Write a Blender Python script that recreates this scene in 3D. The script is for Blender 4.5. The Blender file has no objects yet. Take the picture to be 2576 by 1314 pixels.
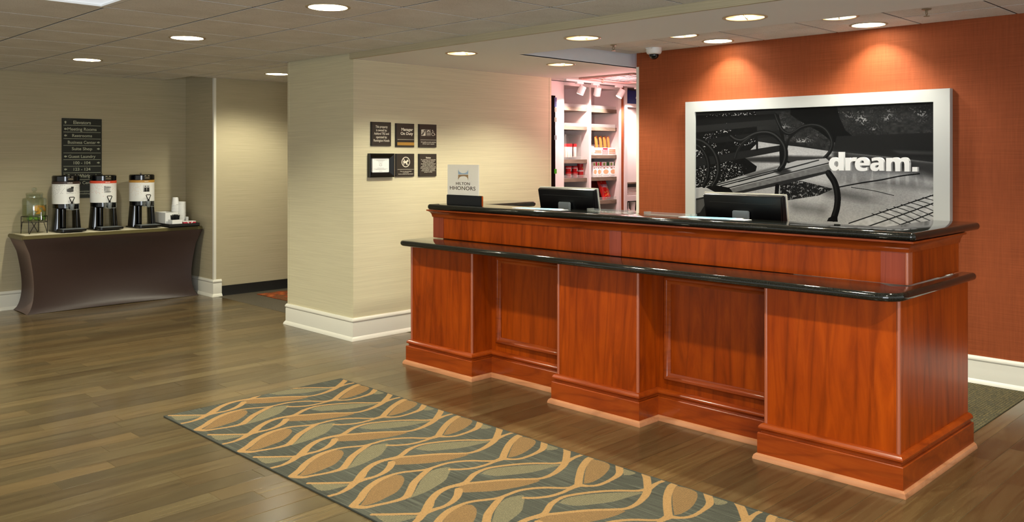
import bpy, bmesh, math, random
import numpy as np
from mathutils import Vector, Matrix
from mathutils.geometry import tessellate_polygon
random.seed(7); rng = np.random.default_rng(7)
SC = bpy.context.scene
C = SC.collection
PI = math.pi

# ------------------------------------------------------------------ camera
H = 1.54                                   # eye height in metres; X and Y are the two wall directions
F = 2192.0                                 # focal length for a 2576 wide frame
cam = bpy.data.cameras.new('camera'); cam.sensor_width = 36.0; cam.sensor_fit = 'HORIZONTAL'
cam.lens = 36.0 * F / 2576.0; cam.shift_y = (395.0 - 657.0) / 2576.0; cam.clip_start = 0.05
co = bpy.data.objects.new('camera', cam); C.objects.link(co)
co.location = (0, 0, H); co.rotation_euler = (PI / 2, 0, -PI / 4); SC.camera = co

# ------------------------------------------------------------------ world, exposure, large lights
SC.view_settings.view_transform = 'Standard'; SC.view_settings.look = 'None'
SC.view_settings.gamma = 1.0; SC.view_settings.use_curve_mapping = False
SC.view_settings.exposure = 1.2
W = bpy.data.worlds.new('world'); SC.world = W; W.use_nodes = True
W.node_tree.nodes['Background'].inputs[0].default_value = (0.98, 1.0, 0.93, 1)
W.node_tree.nodes['Background'].inputs[1].default_value = 0.36
SC.cycles.use_denoising = True; SC.cycles.sample_clamp_indirect = 4.0; SC.cycles.max_bounces = 8; SC.cycles.transparent_max_bounces = 32
SC.cycles.caustics_reflective = False; SC.cycles.caustics_refractive = False

def area_light(name, loc, target, size, size_y, power, col):
    l = bpy.data.lights.new(name, 'AREA'); l.shape = 'RECTANGLE'; l.size = size; l.size_y = size_y
    l.energy = power; l.color = col
    o = bpy.data.objects.new(name, l); C.objects.link(o); o.location = loc
    o.rotation_euler = (Vector(target) - Vector(loc)).to_track_quat('-Z', 'Y').to_euler()
    return o
area_light('added_daylight_fill', (-1.8, -2.4, 1.1), (3.6, 3.6, 2.2), 3.0, 1.6, 95, (0.86, 0.93, 1.0))  # assumed daylight, added as a lamp behind camera to brighten ceiling; no window built
CAN_W, WASH_W, SOF_W, SHOP_W = 62, 36, 44, 23
WARM = (1.0, 0.95, 0.74)

# ------------------------------------------------------------------ survey helpers: photo measurements to metres
def uu(px): return (px - 1288.0) / F
def on_floor(px, py, z=0.0):
    S = F * math.sqrt(2) * (H - z) / (py - 395.0); D = uu(px) * S
    return ((S + D) / 2, (S - D) / 2)
def x_on(px, Y): u = uu(px); return Y * (1 + u) / (1 - u)
def y_on(px, X): u = uu(px); return X * (1 - u) / (1 + u)
def z_at(py, X, Y): return H - (py - 395.0) * (X + Y) / (F * math.sqrt(2))

# ------------------------------------------------------------------ materials
def srgb(r, g, b):
    f = lambda c: (c / 255 / 12.92) if c <= 10 else ((c / 255 + 0.055) / 1.055) ** 2.4
    return (f(r), f(g), f(b))
def principled(name, col=(0.5,)*3, rough=0.5, metal=0.0, spec=0.5, trans=0.0, ior=1.45, alpha=1.0, coat=0.0):
    m = bpy.data.materials.new(name); m.use_nodes = True
    b = m.node_tree.nodes['Principled BSDF']
    b.inputs['Base Color'].default_value = (*col, 1); b.inputs['Roughness'].default_value = rough
    b.inputs['Metallic'].default_value = metal; b.inputs['Specular IOR Level'].default_value = spec
    b.inputs['Transmission Weight'].default_value = trans; b.inputs['IOR'].default_value = ior
    b.inputs['Alpha'].default_value = alpha; b.inputs['Coat Weight'].default_value = coat
    b.inputs['Coat Roughness'].default_value = 0.12
    return m
def nodes(m): return m.node_tree.nodes, m.node_tree.links, m.node_tree.nodes['Principled BSDF']
def coords(m, scale):
    n, l, b = nodes(m)
    t = n.new('ShaderNodeTexCoord'); mp = n.new('ShaderNodeMapping'); mp.inputs['Scale'].default_value = scale
    l.new(t.outputs['Object'], mp.inputs['Vector']); return mp.outputs['Vector']
def noise(m, vec, scale=5, detail=4, rough=0.5, dist=0.0):
    n, l, b = nodes(m); t = n.new('ShaderNodeTexNoise')
    t.inputs['Scale'].default_value = scale; t.inputs['Detail'].default_value = detail
    t.inputs['Roughness'].default_value = rough; t.inputs['Distortion'].default_value = dist
    l.new(vec, t.inputs['Vector']); return t.outputs['Fac']
def ramp(m, fac, stops):
    n, l, b = nodes(m); r = n.new('ShaderNodeValToRGB'); e = r.color_ramp.elements
    while len(e) < len(stops): e.new(0.5)
    for i, (p, c) in enumerate(stops): e[i].position = p; e[i].color = (*c, 1)
    l.new(fac, r.inputs['Fac']); return r.outputs['Color']
def mixc(m, a, b_, fac=0.5, mode='MIX'):
    n, l, b = nodes(m); x = n.new('ShaderNodeMix'); x.data_type = 'RGBA'; x.blend_type = mode
    if isinstance(fac, (int, float)): x.inputs[0].default_value = fac
    else: l.new(fac, x.inputs[0])
    for s, k in ((a, 6), (b_, 7)):
        if isinstance(s, tuple): x.inputs[k].default_value = (*s, 1)
        else: l.new(s, x.inputs[k])
    return x.outputs[2]
def bump(m, fac, strength=0.2, dist=0.002):
    n, l, b = nodes(m); t = n.new('ShaderNodeBump'); t.inputs['Strength'].default_value = strength
    t.inputs['Distance'].default_value = dist; l.new(fac, t.inputs['Height']); l.new(t.outputs['Normal'], b.inputs['Normal'])
def setcol(m, c): n, l, b = nodes(m); l.new(c, b.inputs['Base Color'])
def attr(m, name):
    n, l, b = nodes(m); a = n.new('ShaderNodeAttribute'); a.attribute_name = name; return a.outputs['Color']
def emit(name, col, s):
    m = principled(name, col, 0.4); b = m.node_tree.nodes['Principled BSDF']
    b.inputs['Emission Color'].default_value = (*col, 1); b.inputs['Emission Strength'].default_value = s; return m

def wallpaper(name, base, lines, vert=0.0, rough=0.7, amp=0.045):
    """woven wallpaper: fine uneven horizontal threads, optional vertical ones"""
    m = principled(name, base, rough, spec=0.25)
    v = coords(m, (2.2, 2.2, 330.0)); f1 = noise(m, v, 1.0, 3, 0.6)
    dk = tuple(c * (1 - amp * 1.7) for c in lines); lt = tuple(min(1, c * (1 + amp)) for c in base)
    c1 = ramp(m, f1, [(0.3, dk), (0.7, lt)])
    v2 = coords(m, (90.0, 90.0, 6.0)); f2 = noise(m, v2, 1.0, 2, 0.5)
    c2 = ramp(m, f2, [(0.3, tuple(c * 0.8 for c in base)), (0.7, lt)])
    setcol(m, mixc(m, c1, c2, vert)); bump(m, f1, 0.12, 0.001); return m
M = {}
M['beige'] = wallpaper('beige_wallpaper', srgb(188, 177, 148), srgb(176, 165, 136))
M['cream'] = wallpaper('cream_wallpaper', srgb(216, 208, 176), srgb(205, 196, 164), amp=0.03)
M['orange'] = wallpaper('orange_grasscloth', srgb(151, 77, 41), srgb(139, 65, 33), vert=0.42, rough=0.65, amp=0.14)
M['white_trim'] = principled('white_trim_paint', srgb(228, 225, 212), 0.35)
M['frame_white'] = principled('picture_frame_white', srgb(194, 196, 192), 0.35)
M['plaster'] = principled('soffit_plaster', srgb(240, 240, 238), 0.8, spec=0.2)
M['bluelit'] = principled('bluelit_plaster', srgb(222, 226, 232), 0.8, spec=0.2)  # bluish light on the soffit's office faces put into the plaster colour
m = principled('acoustic_tile', srgb(190, 181, 165), 0.9, spec=0.1); M['tile'] = m
f = noise(m, coords(m, (1, 1, 1)), 160, 3, 0.7); f2 = noise(m, coords(m, (1, 1, 1)), 3.5, 3)
setcol(m, mixc(m, ramp(m, f, [(0.32, srgb(180, 178, 174)), (0.5, srgb(230, 229, 225))]), ramp(m, f2, [(0.35, srgb(210, 208, 203)), (0.65, srgb(232, 231, 228))]), 0.5)); bump(m, f, 0.4, 0.002)
M['grid'] = principled('ceiling_grid_gap_shade', srgb(44, 39, 33), 0.5)  # bars coloured dark to stand in for shade in the tile gaps
m = principled('dark_tbar', srgb(95, 85, 70), 0.6); M['tbar'] = m
M['spr'] = principled('sprinkler_metal', srgb(150, 136, 110), 0.4, metal=0.4)

def wood(name, dark, mid, light, scale=(14, 14, 1.5), rough=0.3, coat=0.35, blotch=2.2, dist=1.6):
    m = principled(name, mid, rough, spec=0.25, coat=coat)
    f1 = noise(m, coords(m, scale), 1.0, 6, 0.62, dist)
    g = ramp(m, f1, [(0.28, dark), (0.5, mid), (0.74, light)])
    f2 = noise(m, coords(m, (1, 1, 0.5)), blotch, 3, 0.5)
    c = mixc(m, g, ramp(m, f2, [(0.3, tuple(0.62 * x for x in mid)), (0.65, light)]), 0.42)
    n, l, b = nodes(m); oi = n.new('ShaderNodeObjectInfo')
    wv = n.new('ShaderNodeTexWave'); wv.wave_type = 'BANDS'; wv.bands_direction = 'DIAGONAL'; wv.inputs['Scale'].default_value = 4.2
    wv.inputs['Distortion'].default_value = 9.0; wv.inputs['Detail'].default_value = 2.0; wv.inputs['Detail Scale'].default_value = 0.9
    l.new(coords(m, (1.6, 1.6, 0.10) if scale[2] < 3 else (0.3, 0.3, 1.6)), wv.inputs['Vector'])
    c = mixc(m, c, ramp(m, wv.outputs['Fac'], [(0.0, (0.66, 0.62, 0.58)), (0.12, (0.95, 0.95, 0.95)), (1.0, (1.04, 1.04, 1.04))]), 0.55, 'MULTIPLY')
    hv = n.new('ShaderNodeHueSaturation'); mr = n.new('ShaderNodeMapRange')
    mr.inputs['To Min'].default_value = 0.86; mr.inputs['To Max'].default_value = 1.12
    l.new(oi.outputs['Random'], mr.inputs['Value']); l.new(mr.outputs[0], hv.inputs['Value']); l.new(c, hv.inputs['Color'])
    setcol(m, hv.outputs['Color']); bump(m, f1, 0.05, 0.001); return m
M['cherry'] = wood('cherry_veneer', srgb(104, 35, 4), srgb(150, 56, 5), srgb(182, 78, 10), (9, 9, 1.2), 0.28, 0.08, 3.0, 2.2)
M['cherry_y'] = wood('cherry_moulding', srgb(116, 40, 8), srgb(150, 58, 11), srgb(172, 78, 20), (10, 1.6, 14))
M['stile'] = wood('red_cherry_stile', srgb(126, 46, 28), srgb(148, 62, 40), srgb(164, 76, 50), (25, 25, 1.0))
M['shoe'] = wood('pale_shoe_wood', srgb(176, 110, 70), srgb(196, 132, 90), srgb(210, 150, 108), (10, 1.6, 14))
M['bead'] = principled('corner_bead_wood', srgb(172, 92, 62), 0.25, coat=0.5)
m = principled('black_granite', srgb(14, 15, 13), 0.06, spec=0.75); M['granite'] = m
f = noise(m, coords(m, (1, 1, 1)), 420, 2, 0.6); setcol(m, ramp(m, f, [(0.52, srgb(12, 13, 11)), (0.7, srgb(64, 66, 58))]))
m = principled('floor_wood', srgb(76, 61, 40), 0.2, spec=0.9); M['plank'] = m
f1 = noise(m, coords(m, (1.6, 22, 22)), 1.0, 6, 0.65, 1.2)
setcol(m, mixc(m, ramp(m, f1, [(0.25, srgb(62, 50, 31)), (0.5, srgb(86, 71, 45)), (0.8, srgb(103, 88, 59))]), attr(m, 'tone'), 1.0, 'MULTIPLY'))
n, l, b = nodes(m); f3 = noise(m, coords(m, (0.8, 0.8, 0.8)), 6, 3); mr = n.new('ShaderNodeMapRange'); mr.inputs['To Min'].default_value = 0.19; mr.inputs['To Max'].default_value = 0.25
l.new(f3, mr.inputs['Value']); l.new(mr.outputs[0], b.inputs['Roughness'])
M['joint'] = principled('floor_joint_glint', srgb(112, 98, 70), 0.6)  # joints coloured paler to stand in for glints along the board bevels
m = principled('dark_tile_floor', srgb(70, 62, 50), 0.7); M['dark_floor'] = m
f = noise(m, coords(m, (1, 1, 1)), 120, 3); setcol(m, ramp(m, f, [(0.35, srgb(54, 48, 38)), (0.7, srgb(92, 84, 68))]))
m = principled('red_carpet', srgb(140, 60, 36), 0.95, spec=0.05); M['red_carpet'] = m
n, l, b = nodes(m); vt = n.new('ShaderNodeTexVoronoi'); vt.inputs['Scale'].default_value = 11; l.new(coords(m, (1, 1, 1)), vt.inputs['Vector'])
setcol(m, mixc(m, ramp(m, vt.outputs['Distance'], [(0.15, srgb(176, 120, 60)), (0.35, srgb(150, 62, 36)), (0.6, srgb(80, 66, 46))]), ramp(m, noise(m, coords(m, (1, 1, 1)), 90, 2), [(0.4, srgb(120, 50, 34)), (0.6, srgb(160, 90, 52))]), 0.35))
m = principled('office_carpet', srgb(96, 88, 62), 0.95, spec=0.05); M['office_carpet'] = m
n, l, b = nodes(m); bt = n.new('ShaderNodeTexBrick'); bt.inputs['Scale'].default_value = 15; bt.inputs['Color1'].default_value = (*srgb(70, 68, 54), 1); bt.inputs['Color2'].default_value = (*srgb(120, 106, 66), 1); bt.inputs['Mortar'].default_value = (*srgb(58, 58, 48), 1); bt.inputs['Mortar Size'].default_value = 0.06
l.new(coords(m, (1, 1, 1)), bt.inputs['Vector'])
setcol(m, mixc(m, bt.outputs['Color'], ramp(m, noise(m, coords(m, (1, 1, 1)), 150, 3), [(0.3, srgb(44, 44, 36)), (0.7, srgb(128, 120, 92))]), 0.45))
M['black'] = principled('black_plastic', srgb(12, 12, 13), 0.3)
M['gloss_black'] = principled('gloss_black_plastic', srgb(8, 8, 9), 0.08, spec=0.6)
M['matte_black'] = principled('matte_black', srgb(22, 21, 20), 0.6)
M['sign_brown'] = principled('sign_plaque_brown', srgb(50, 44, 36), 0.45)
M['sign_green'] = principled('sign_panel_dark_green', srgb(30, 33, 28), 0.5)
M['sign_grey'] = principled('sign_panel_dark_grey', srgb(48, 50, 46), 0.5)
M['sign_text'] = principled('sign_lettering', srgb(186, 188, 164), 0.6)
M['plaque_text'] = principled('plaque_lettering', srgb(222, 216, 198), 0.6)
M['gold'] = principled('gold_nameplate', srgb(176, 134, 62), 0.4, metal=0.2)
M['dark_text'] = principled('dark_lettering', srgb(60, 48, 38), 0.6)
M['white'] = principled('white_plastic', srgb(236, 236, 234), 0.35)
M['paper'] = principled('white_paper', srgb(238, 238, 236), 0.7)
M['lamp'] = emit('lamp_glow', (1.0, 0.97, 0.88), 14.0)
M['lampsoft'] = emit('lamp_glow_soft', (1.0, 0.93, 0.76), 4.0)
M['panel_light'] = emit('troffer_diffuser', (0.86, 0.93, 1.0), 0.25)
M['reflector'] = principled('lamp_reflector', srgb(238, 236, 226), 0.35, metal=0.0)
M['copper_trim'] = principled('lamp_trim_ring', srgb(190, 160, 120), 0.4)
M['lamp_trim_white'] = principled('lamp_trim_tan', srgb(172, 156, 126), 0.5)
M['chrome'] = principled('chrome', srgb(210, 210, 210), 0.12, metal=1.0)
M['silver'] = principled('silver_plastic', srgb(128, 134, 138), 0.35, metal=0.3)
M['bezel'] = principled('pale_bezel', srgb(206, 202, 190), 0.35)
def thin(name, tint, ior=1.45, body=None, k=0.0):
    """thin clear sheet: see-through with a fresnel reflection, optionally a little body colour"""
    m = bpy.data.materials.new(name); m.use_nodes = True; n, l = m.node_tree.nodes, m.node_tree.links; n.remove(n['Principled BSDF']); out = n['Material Output']
    tr = n.new('ShaderNodeBsdfTransparent'); tr.inputs[0].default_value = (*tint, 1); gl = n.new('ShaderNodeBsdfGlossy'); gl.inputs['Roughness'].default_value = 0.04
    lw = n.new('ShaderNodeLayerWeight'); lw.inputs[0].default_value = 0.5; pw = n.new('ShaderNodeMath'); pw.operation = 'POWER'; l.new(lw.outputs['Facing'], pw.inputs[0]); pw.inputs[1].default_value = 3.5; fr = n.new('ShaderNodeMath'); fr.operation = 'MULTIPLY_ADD'; l.new(pw.outputs[0], fr.inputs[0]); fr.inputs[1].default_value = 0.55; fr.inputs[2].default_value = (ior - 1) ** 2 / (ior + 1) ** 2; mx = n.new('ShaderNodeMixShader'); l.new(fr.outputs[0], mx.inputs[0]); l.new(tr.outputs[0], mx.inputs[1]); l.new(gl.outputs[0], mx.inputs[2]); res = mx.outputs[0]
    if body:
        df = n.new('ShaderNodeBsdfDiffuse'); df.inputs[0].default_value = (*body, 1); m2 = n.new('ShaderNodeMixShader'); m2.inputs[0].default_value = k; l.new(res, m2.inputs[1]); l.new(df.outputs[0], m2.inputs[2]); res = m2.outputs[0]
    l.new(res, out.inputs[0]); return m
M['glass'] = thin('clear_glass', (0.87, 0.90, 0.85), 1.75)
M['acrylic'] = thin('clear_acrylic', (0.93, 0.95, 0.94), 1.49, srgb(220, 222, 216), 0.12)
M['water'] = thin('pale_water', (0.96, 0.97, 0.86), 1.15, srgb(210, 210, 150), 0.06)
M['frost'] = thin('frosted_print_acrylic', (0.97, 0.98, 0.98), 1.4, srgb(244, 246, 248), 0.42)
M['tabletop'] = principled('olive_table_edge', srgb(92, 84, 52), 0.3)
m = principled('table_paper', srgb(206, 198, 174), 0.7); M['table_paper'] = m
m = principled('brown_spandex', srgb(46, 32, 30), 0.42, spec=0.5); M['spandex'] = m
b = m.node_tree.nodes['Principled BSDF']; b.inputs['Sheen Weight'].default_value = 0.25; b.inputs['Sheen Tint'].default_value = (0.8, 0.5, 0.4, 1)
M['wire'] = principled('black_wire', srgb(20, 17, 15), 0.35, metal=0.4)
M['orange_fruit'] = principled('orange_slice', srgb(246, 172, 18), 0.4); M['orange_rind'] = principled('orange_rind', srgb(232, 136, 10), 0.4)
M['lime'] = principled('lime_slice', srgb(120, 170, 50), 0.4); M['lime_rind'] = principled('lime_rind', srgb(62, 140, 26), 0.4)
M['red'] = principled('red_print', srgb(196, 34, 36), 0.4); M['packred'] = principled('red_packet_print', srgb(190, 46, 66), 0.45)
M['cabinet'] = principled('white_cabinet', srgb(222, 212, 208), 0.4)
M['cabinet_shade'] = principled('cabinet_shade_interior', srgb(176, 160, 156), 0.6)  # darker cabinet white, with the interior shade put into the colour
M['shelf_edge'] = wood('grey_brown_shelf', srgb(88, 74, 62), srgb(112, 98, 84), srgb(140, 124, 106), (2, 20, 20), 0.45, 0.0)
M['navy'] = principled('navy_blue', srgb(24, 40, 104), 0.4)
M['towel'] = principled('white_towel', srgb(236, 232, 226), 0.95)
M['blue_print'] = principled('blue_print', srgb(120, 176, 206), 0.6)
M['pink'] = principled('vent_pink_light', srgb(226, 168, 160), 0.6)  # pink of the shop light put into the vent frame colour

# ------------------------------------------------------------------ mesh builder
ORG = {}
class MB:
    def __init__(s): s.v = []; s.f = []; s.m = []; s.tone = []
    def add(s, vs, fs, mi=0):
        o = len(s.v); s.v += [tuple(p) for p in vs]; s.f += [tuple(i + o for i in q) for q in fs]; s.m += [mi] * len(fs); return s
    def box(s, x0, y0, z0, x1, y1, z1, mi=0):
        x0, x1 = sorted((x0, x1)); y0, y1 = sorted((y0, y1)); z0, z1 = sorted((z0, z1))
        vs = [(x, y, z) for z in (z0, z1) for y in (y0, y1) for x in (x0, x1)]
        return s.add(vs, [(0, 2, 3, 1), (4, 5, 7, 6), (0, 1, 5, 4), (2, 6, 7, 3), (0, 4, 6, 2), (1, 3, 7, 5)], mi)
    def prism(s, pts, a, b, axis='z', mi=0):
        """extrude a 2-D outline (counter-clockwise) from a to b along the axis"""
        n = len(pts)
        mk = {'z': lambda p, t: (p[0], p[1], t), 'y': lambda p, t: (p[0], t, p[1]), 'x': lambda p, t: (t, p[0], p[1])}[axis]
        vs = [mk(p, a) for p in pts] + [mk(p, b) for p in pts]
        fs = [tuple(range(n - 1, -1, -1)), tuple(range(n, 2 * n))] + [(i, (i + 1) % n, (i + 1) % n + n, i + n) for i in range(n)]
        return s.add(vs, fs, mi)
    def lathe(s, prof, cx, cy, cz=0.0, n=24, mi=0, caps=True, a0=0.0, a1=2 * PI):
        full = abs(a1 - a0 - 2 * PI) < 1e-6; k = n if full else n + 1
        vs = [(cx + r * math.cos(a0 + (a1 - a0) * j / n), cy + r * math.sin(a0 + (a1 - a0) * j / n), cz + z) for r, z in prof for j in range(k)]
        fs = []
        for i in range(len(prof) - 1):
            for j in range(n):
                j2 = (j + 1) % k; fs.append((i * k + j, i * k + j2, (i + 1) * k + j2, (i + 1) * k + j))
        if caps and full:
            fs.append(tuple(range(k - 1, -1, -1))); fs.append(tuple((len(prof) - 1) * k + j for j in range(k)))
        return s.add(vs, fs, mi)
    def tube(s, pts, r, n=8, closed=False, mi=0):
        pts = [Vector(p) for p in pts]; L = len(pts); rs = r if isinstance(r, (list, tuple)) else [r] * L; vs = []; up = None
        for i, p in enumerate(pts):
            if closed: t = (pts[(i + 1) % L] - pts[i - 1])
            else: t = pts[min(i + 1, L - 1)] - pts[max(i - 1, 0)]
            t.normalize()
            if up is None: up = t.orthogonal().normalized()
            up = (up - t * up.dot(t)).normalized(); w = t.cross(up)
            vs += [p + (up * math.cos(2 * PI * j / n) + w * math.sin(2 * PI * j / n)) * rs[i] for j in range(n)]
        fs = []
        for i in range(L if closed else L - 1):
            i2 = (i + 1) % L
            fs += [(i * n + j, i * n + (j + 1) % n, i2 * n + (j + 1) % n, i2 * n + j) for j in range(n)]
        if not closed: fs += [tuple(range(n - 1, -1, -1)), tuple((L - 1) * n + j for j in range(n))]
        return s.add(vs, fs, mi)
    def sweep(s, path, prof, closed=False, mi=0):
        """mitred moulding: path in plan, profile = (outward offset, z); outward is to the right of travel"""
        L = len(path); P = [Vector(p) for p in path]; vs = []
        def nrm(a, b): d = (b - a).normalized(); return Vector((d.y, -d.x))
        for i in range(L):
            if closed: n1, n2 = nrm(P[i - 1], P[i]), nrm(P[i], P[(i + 1) % L])
            else:
                n2 = nrm(P[i], P[i + 1]) if i < L - 1 else nrm(P[i - 1], P[i]); n1 = nrm(P[i - 1], P[i]) if i > 0 else n2
            mt = (n1 + n2); mt = mt / max(1e-6, mt.dot(n1))
            vs += [(P[i].x + mt.x * o, P[i].y + mt.y * o, z) for o, z in prof]
        k = len(prof); fs = []
        for i in range(L if closed else L - 1):
            i2 = (i + 1) % L
            fs += [(i * k + j, i2 * k + j, i2 * k + j + 1, i * k + j + 1) for j in range(k - 1)]
        if not closed: fs += [tuple(range(k)), tuple((L - 1) * k + j for j in range(k - 1, -1, -1))]
        return s.add(vs, fs, mi)
    def build(s, name, mats, parent=None, org=None, smooth=None, bevel=0.0, uv=None, tone=None, fix=True):
        if not isinstance(mats, (list, tuple)): mats = [mats]
        o_ = ORG.get(parent.name, Vector()) if parent else Vector(org or (0, 0, 0))
        me = bpy.data.meshes.new(name)
        me.from_pydata([tuple(Vector(p) - o_) for p in s.v], [], s.f)
        for mt in mats: me.materials.append(mt)
        me.polygons.foreach_set('material_index', s.m)
        if fix or bevel:
            bm = bmesh.new(); bm.from_mesh(me)
            if bevel:
                es = [e for e in bm.edges if len(e.link_faces) == 2 and e.calc_face_angle(0) > 0.6]
                bmesh.ops.bevel(bm, geom=es, offset=bevel, segments=2, affect='EDGES', clamp_overlap=True)
            bmesh.ops.recalc_face_normals(bm, faces=bm.faces); bm.to_mesh(me); bm.free()
        if smooth:
            me.polygons.foreach_set('use_smooth', [True] * len(me.polygons)); me.set_sharp_from_angle(angle=math.radians(smooth))
        if uv:
            ul = me.uv_layers.new(name='uv'); vv = me.vertices
            for lp in me.loops: ul.data[lp.index].uv = uv(Vector(vv[lp.vertex_index].co) + o_)
        if tone is not None:
            at = me.color_attributes.new('tone', 'FLOAT_COLOR', 'POINT')
            at.data.foreach_set('color', list((*tone, 1.0)) * len(me.vertices))
        ob = bpy.data.objects.new(name, me); C.objects.link(ob)
        if parent: ob.parent = parent
        else: ob.location = o_
        ORG[ob.name] = o_
        return ob
def tag(o, label=None, cat=None, group=None, kind=None):
    if label: o['label'] = label
    if cat: o['category'] = cat
    if group: o['group'] = group
    if kind: o['kind'] = kind
    return o
def thing(name, label, cat, loc, group=None):
    o = bpy.data.objects.new(name, None); o.empty_display_size = 0.1; C.objects.link(o); o.location = loc
    ORG[o.name] = Vector(loc); return tag(o, label, cat, group)
def struct(o, label): return tag(o, label, kind='structure')
def dup(root, loc, label=None):
    r = root.copy(); C.objects.link(r); r.location = loc
    if label: r['label'] = label
    for ch in list(root.children):
        c = ch.copy(); C.objects.link(c); c.parent = r
        for g in list(ch.children): d = g.copy(); C.objects.link(d); d.parent = c
    ORG[r.name] = Vector(loc); return r
def lettering(mb, body, plane, a, b, w, depth, h=None, bold=0.0, align='CENTER', mi=0, thick=0.0008, space=1.0, line=1.0):
    """flat letters fitted to width w (and height h), centred at a, b on a wall: plane 'y' faces -Y, 'x' faces -X, 'z' lies face up"""
    cu = bpy.data.curves.new('t', 'FONT'); cu.body = body; cu.size = 1; cu.offset = bold; cu.align_x = align
    cu.resolution_u = 4; cu.space_character = space; cu.space_line = line; cu.extrude = 0.0001
    ob = bpy.data.objects.new('t', cu); C.objects.link(ob); bpy.context.view_layer.update()
    me = bpy.data.meshes.new_from_object(ob.evaluated_get(bpy.context.evaluated_depsgraph_get()))
    vs = [v.co.copy() for v in me.vertices]; fs = [tuple(p.vertices) for p in me.polygons]
    bpy.data.objects.remove(ob); bpy.data.curves.remove(cu); bpy.data.meshes.remove(me)
    x0 = min(v.x for v in vs); x1 = max(v.x for v in vs); y0 = min(v.y for v in vs); y1 = max(v.y for v in vs)
    sx = w / (x1 - x0); sy = sx if h is None else h / (y1 - y0)
    out = []
    for v in vs:
        p = (v.x - (x0 + x1) / 2) * sx; q = (v.y - (y0 + y1) / 2) * sy; t = thick if v.z > 0 else 0.0
        out.append({'y': (a + p, depth - t, b + q), 'x': (depth - t, a - p, b + q), 'z': (a - q, b - p, depth + t)}[plane])
    mb.add(out, fs, mi)
def round_poly(pts, radii, n=6):
    """outline with rounded corners"""
    out = []
    for i, p in enumerate(pts):
        r = radii[i]; P = Vector(p)
        if r <= 0: out.append(tuple(P)); continue
        a = (Vector(pts[i - 1]) - P).normalized(); b = (Vector(pts[(i + 1) % len(pts)]) - P).normalized()
        ang = a.angle(b); d = r / math.tan(ang / 2); p1 = P + a * d; p2 = P + b * d
        c = P + (a + b).normalized() * (r / math.sin(ang / 2))
        a1 = math.atan2(p1.y - c.y, p1.x - c.x); a2 = math.atan2(p2.y - c.y, p2.x - c.x)
        da = (a2 - a1 + PI) % (2 * PI) - PI
        out += [(c.x + r * math.cos(a1 + da * k / n), c.y + r * math.sin(a1 + da * k / n)) for k in range(n + 1)]
    return out

# ------------------------------------------------------------------ raster helper for printed pictures and woven patterns
def vnoise(h, w, cy, cx):
    g = rng.random((cy + 2, cx + 2)); y = np.linspace(0, cy, h); x = np.linspace(0, cx, w)
    yi = y.astype(int); xi = x.astype(int); fy = (y - yi)[:, None]; fx = (x - xi)[None]
    fy = fy * fy * (3 - 2 * fy); fx = fx * fx * (3 - 2 * fx); a = g[yi][:, xi]; b = g[yi][:, xi + 1]; c = g[yi + 1][:, xi]; d = g[yi + 1][:, xi + 1]
    return (a * (1 - fx) + b * fx) * (1 - fy) + (c * (1 - fx) + d * fx) * fy
def smoothpath(pts, k=6):
    P = np.array(pts, float); P = np.vstack([2 * P[0] - P[1], P, 2 * P[-1] - P[-2]]); out = []
    for i in range(1, len(P) - 2):
        for t in np.linspace(0, 1, k, endpoint=False):
            a, b, c, d = P[i - 1:i + 3]
            out.append(0.5 * ((2 * b) + (c - a) * t + (2 * a - 5 * b + 4 * c - d) * t * t + (3 * b - a - 3 * c + d) * t ** 3))
    out.append(P[-2]); return np.array(out)
def mask_poly(h, w, pts):
    """boolean mask of a polygon, points in raster x, y"""
    P = np.array(pts, float); m = np.zeros((h, w), bool)
    x0, y0 = np.floor(P.min(0)).astype(int); x1, y1 = np.ceil(P.max(0)).astype(int) + 1
    x0, y0 = max(0, x0), max(0, y0); x1, y1 = min(w, x1), min(h, y1)
    if x1 <= x0 or y1 <= y0: return m
    X, Y = np.meshgrid(np.arange(x0, x1) + 0.5, np.arange(y0, y1) + 0.5); ins = np.zeros(X.shape, bool)
    for i in range(len(P)):
        (xa, ya), (xb, yb) = P[i], P[(i + 1) % len(P)]
        if ya == yb: continue
        ins ^= ((ya > Y) != (yb > Y)) & (X < (xb - xa) * (Y - ya) / (yb - ya) + xa)
    m[y0:y1, x0:x1] = ins; return m
def mask_ribbon(h, w, pts, ws):
    P = np.array(pts, float); m = np.zeros((h, w), bool)
    for i in range(len(P) - 1):
        a, b = P[i], P[i + 1]; r = max(ws[i], ws[i + 1])
        x0, y0 = np.floor(np.minimum(a, b) - r).astype(int); x1, y1 = np.ceil(np.maximum(a, b) + r).astype(int) + 1
        x0, y0 = max(0, x0), max(0, y0); x1, y1 = min(w, x1), min(h, y1)
        if x1 <= x0 or y1 <= y0: continue
        X, Y = np.meshgrid(np.arange(x0, x1) + 0.5, np.arange(y0, y1) + 0.5); d = b - a; L = max(1e-9, d @ d)
        t = np.clip(((X - a[0]) * d[0] + (Y - a[1]) * d[1]) / L, 0, 1)
        m[y0:y1, x0:x1] |= (X - a[0] - t * d[0]) ** 2 + (Y - a[1] - t * d[1]) ** 2 <= (ws[i] + (ws[i + 1] - ws[i]) * t) ** 2
    return m
def image(name, rgb):
    """rgb array, row 0 at the bottom, sRGB 0..1"""
    h, w, _ = rgb.shape; im = bpy.data.images.new(name, w, h); a = np.ones((h, w, 4), np.float32); a[..., :3] = np.clip(rgb, 0, 1)
    im.pixels.foreach_set(a.ravel()); im.update(); im.pack(); return im
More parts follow.
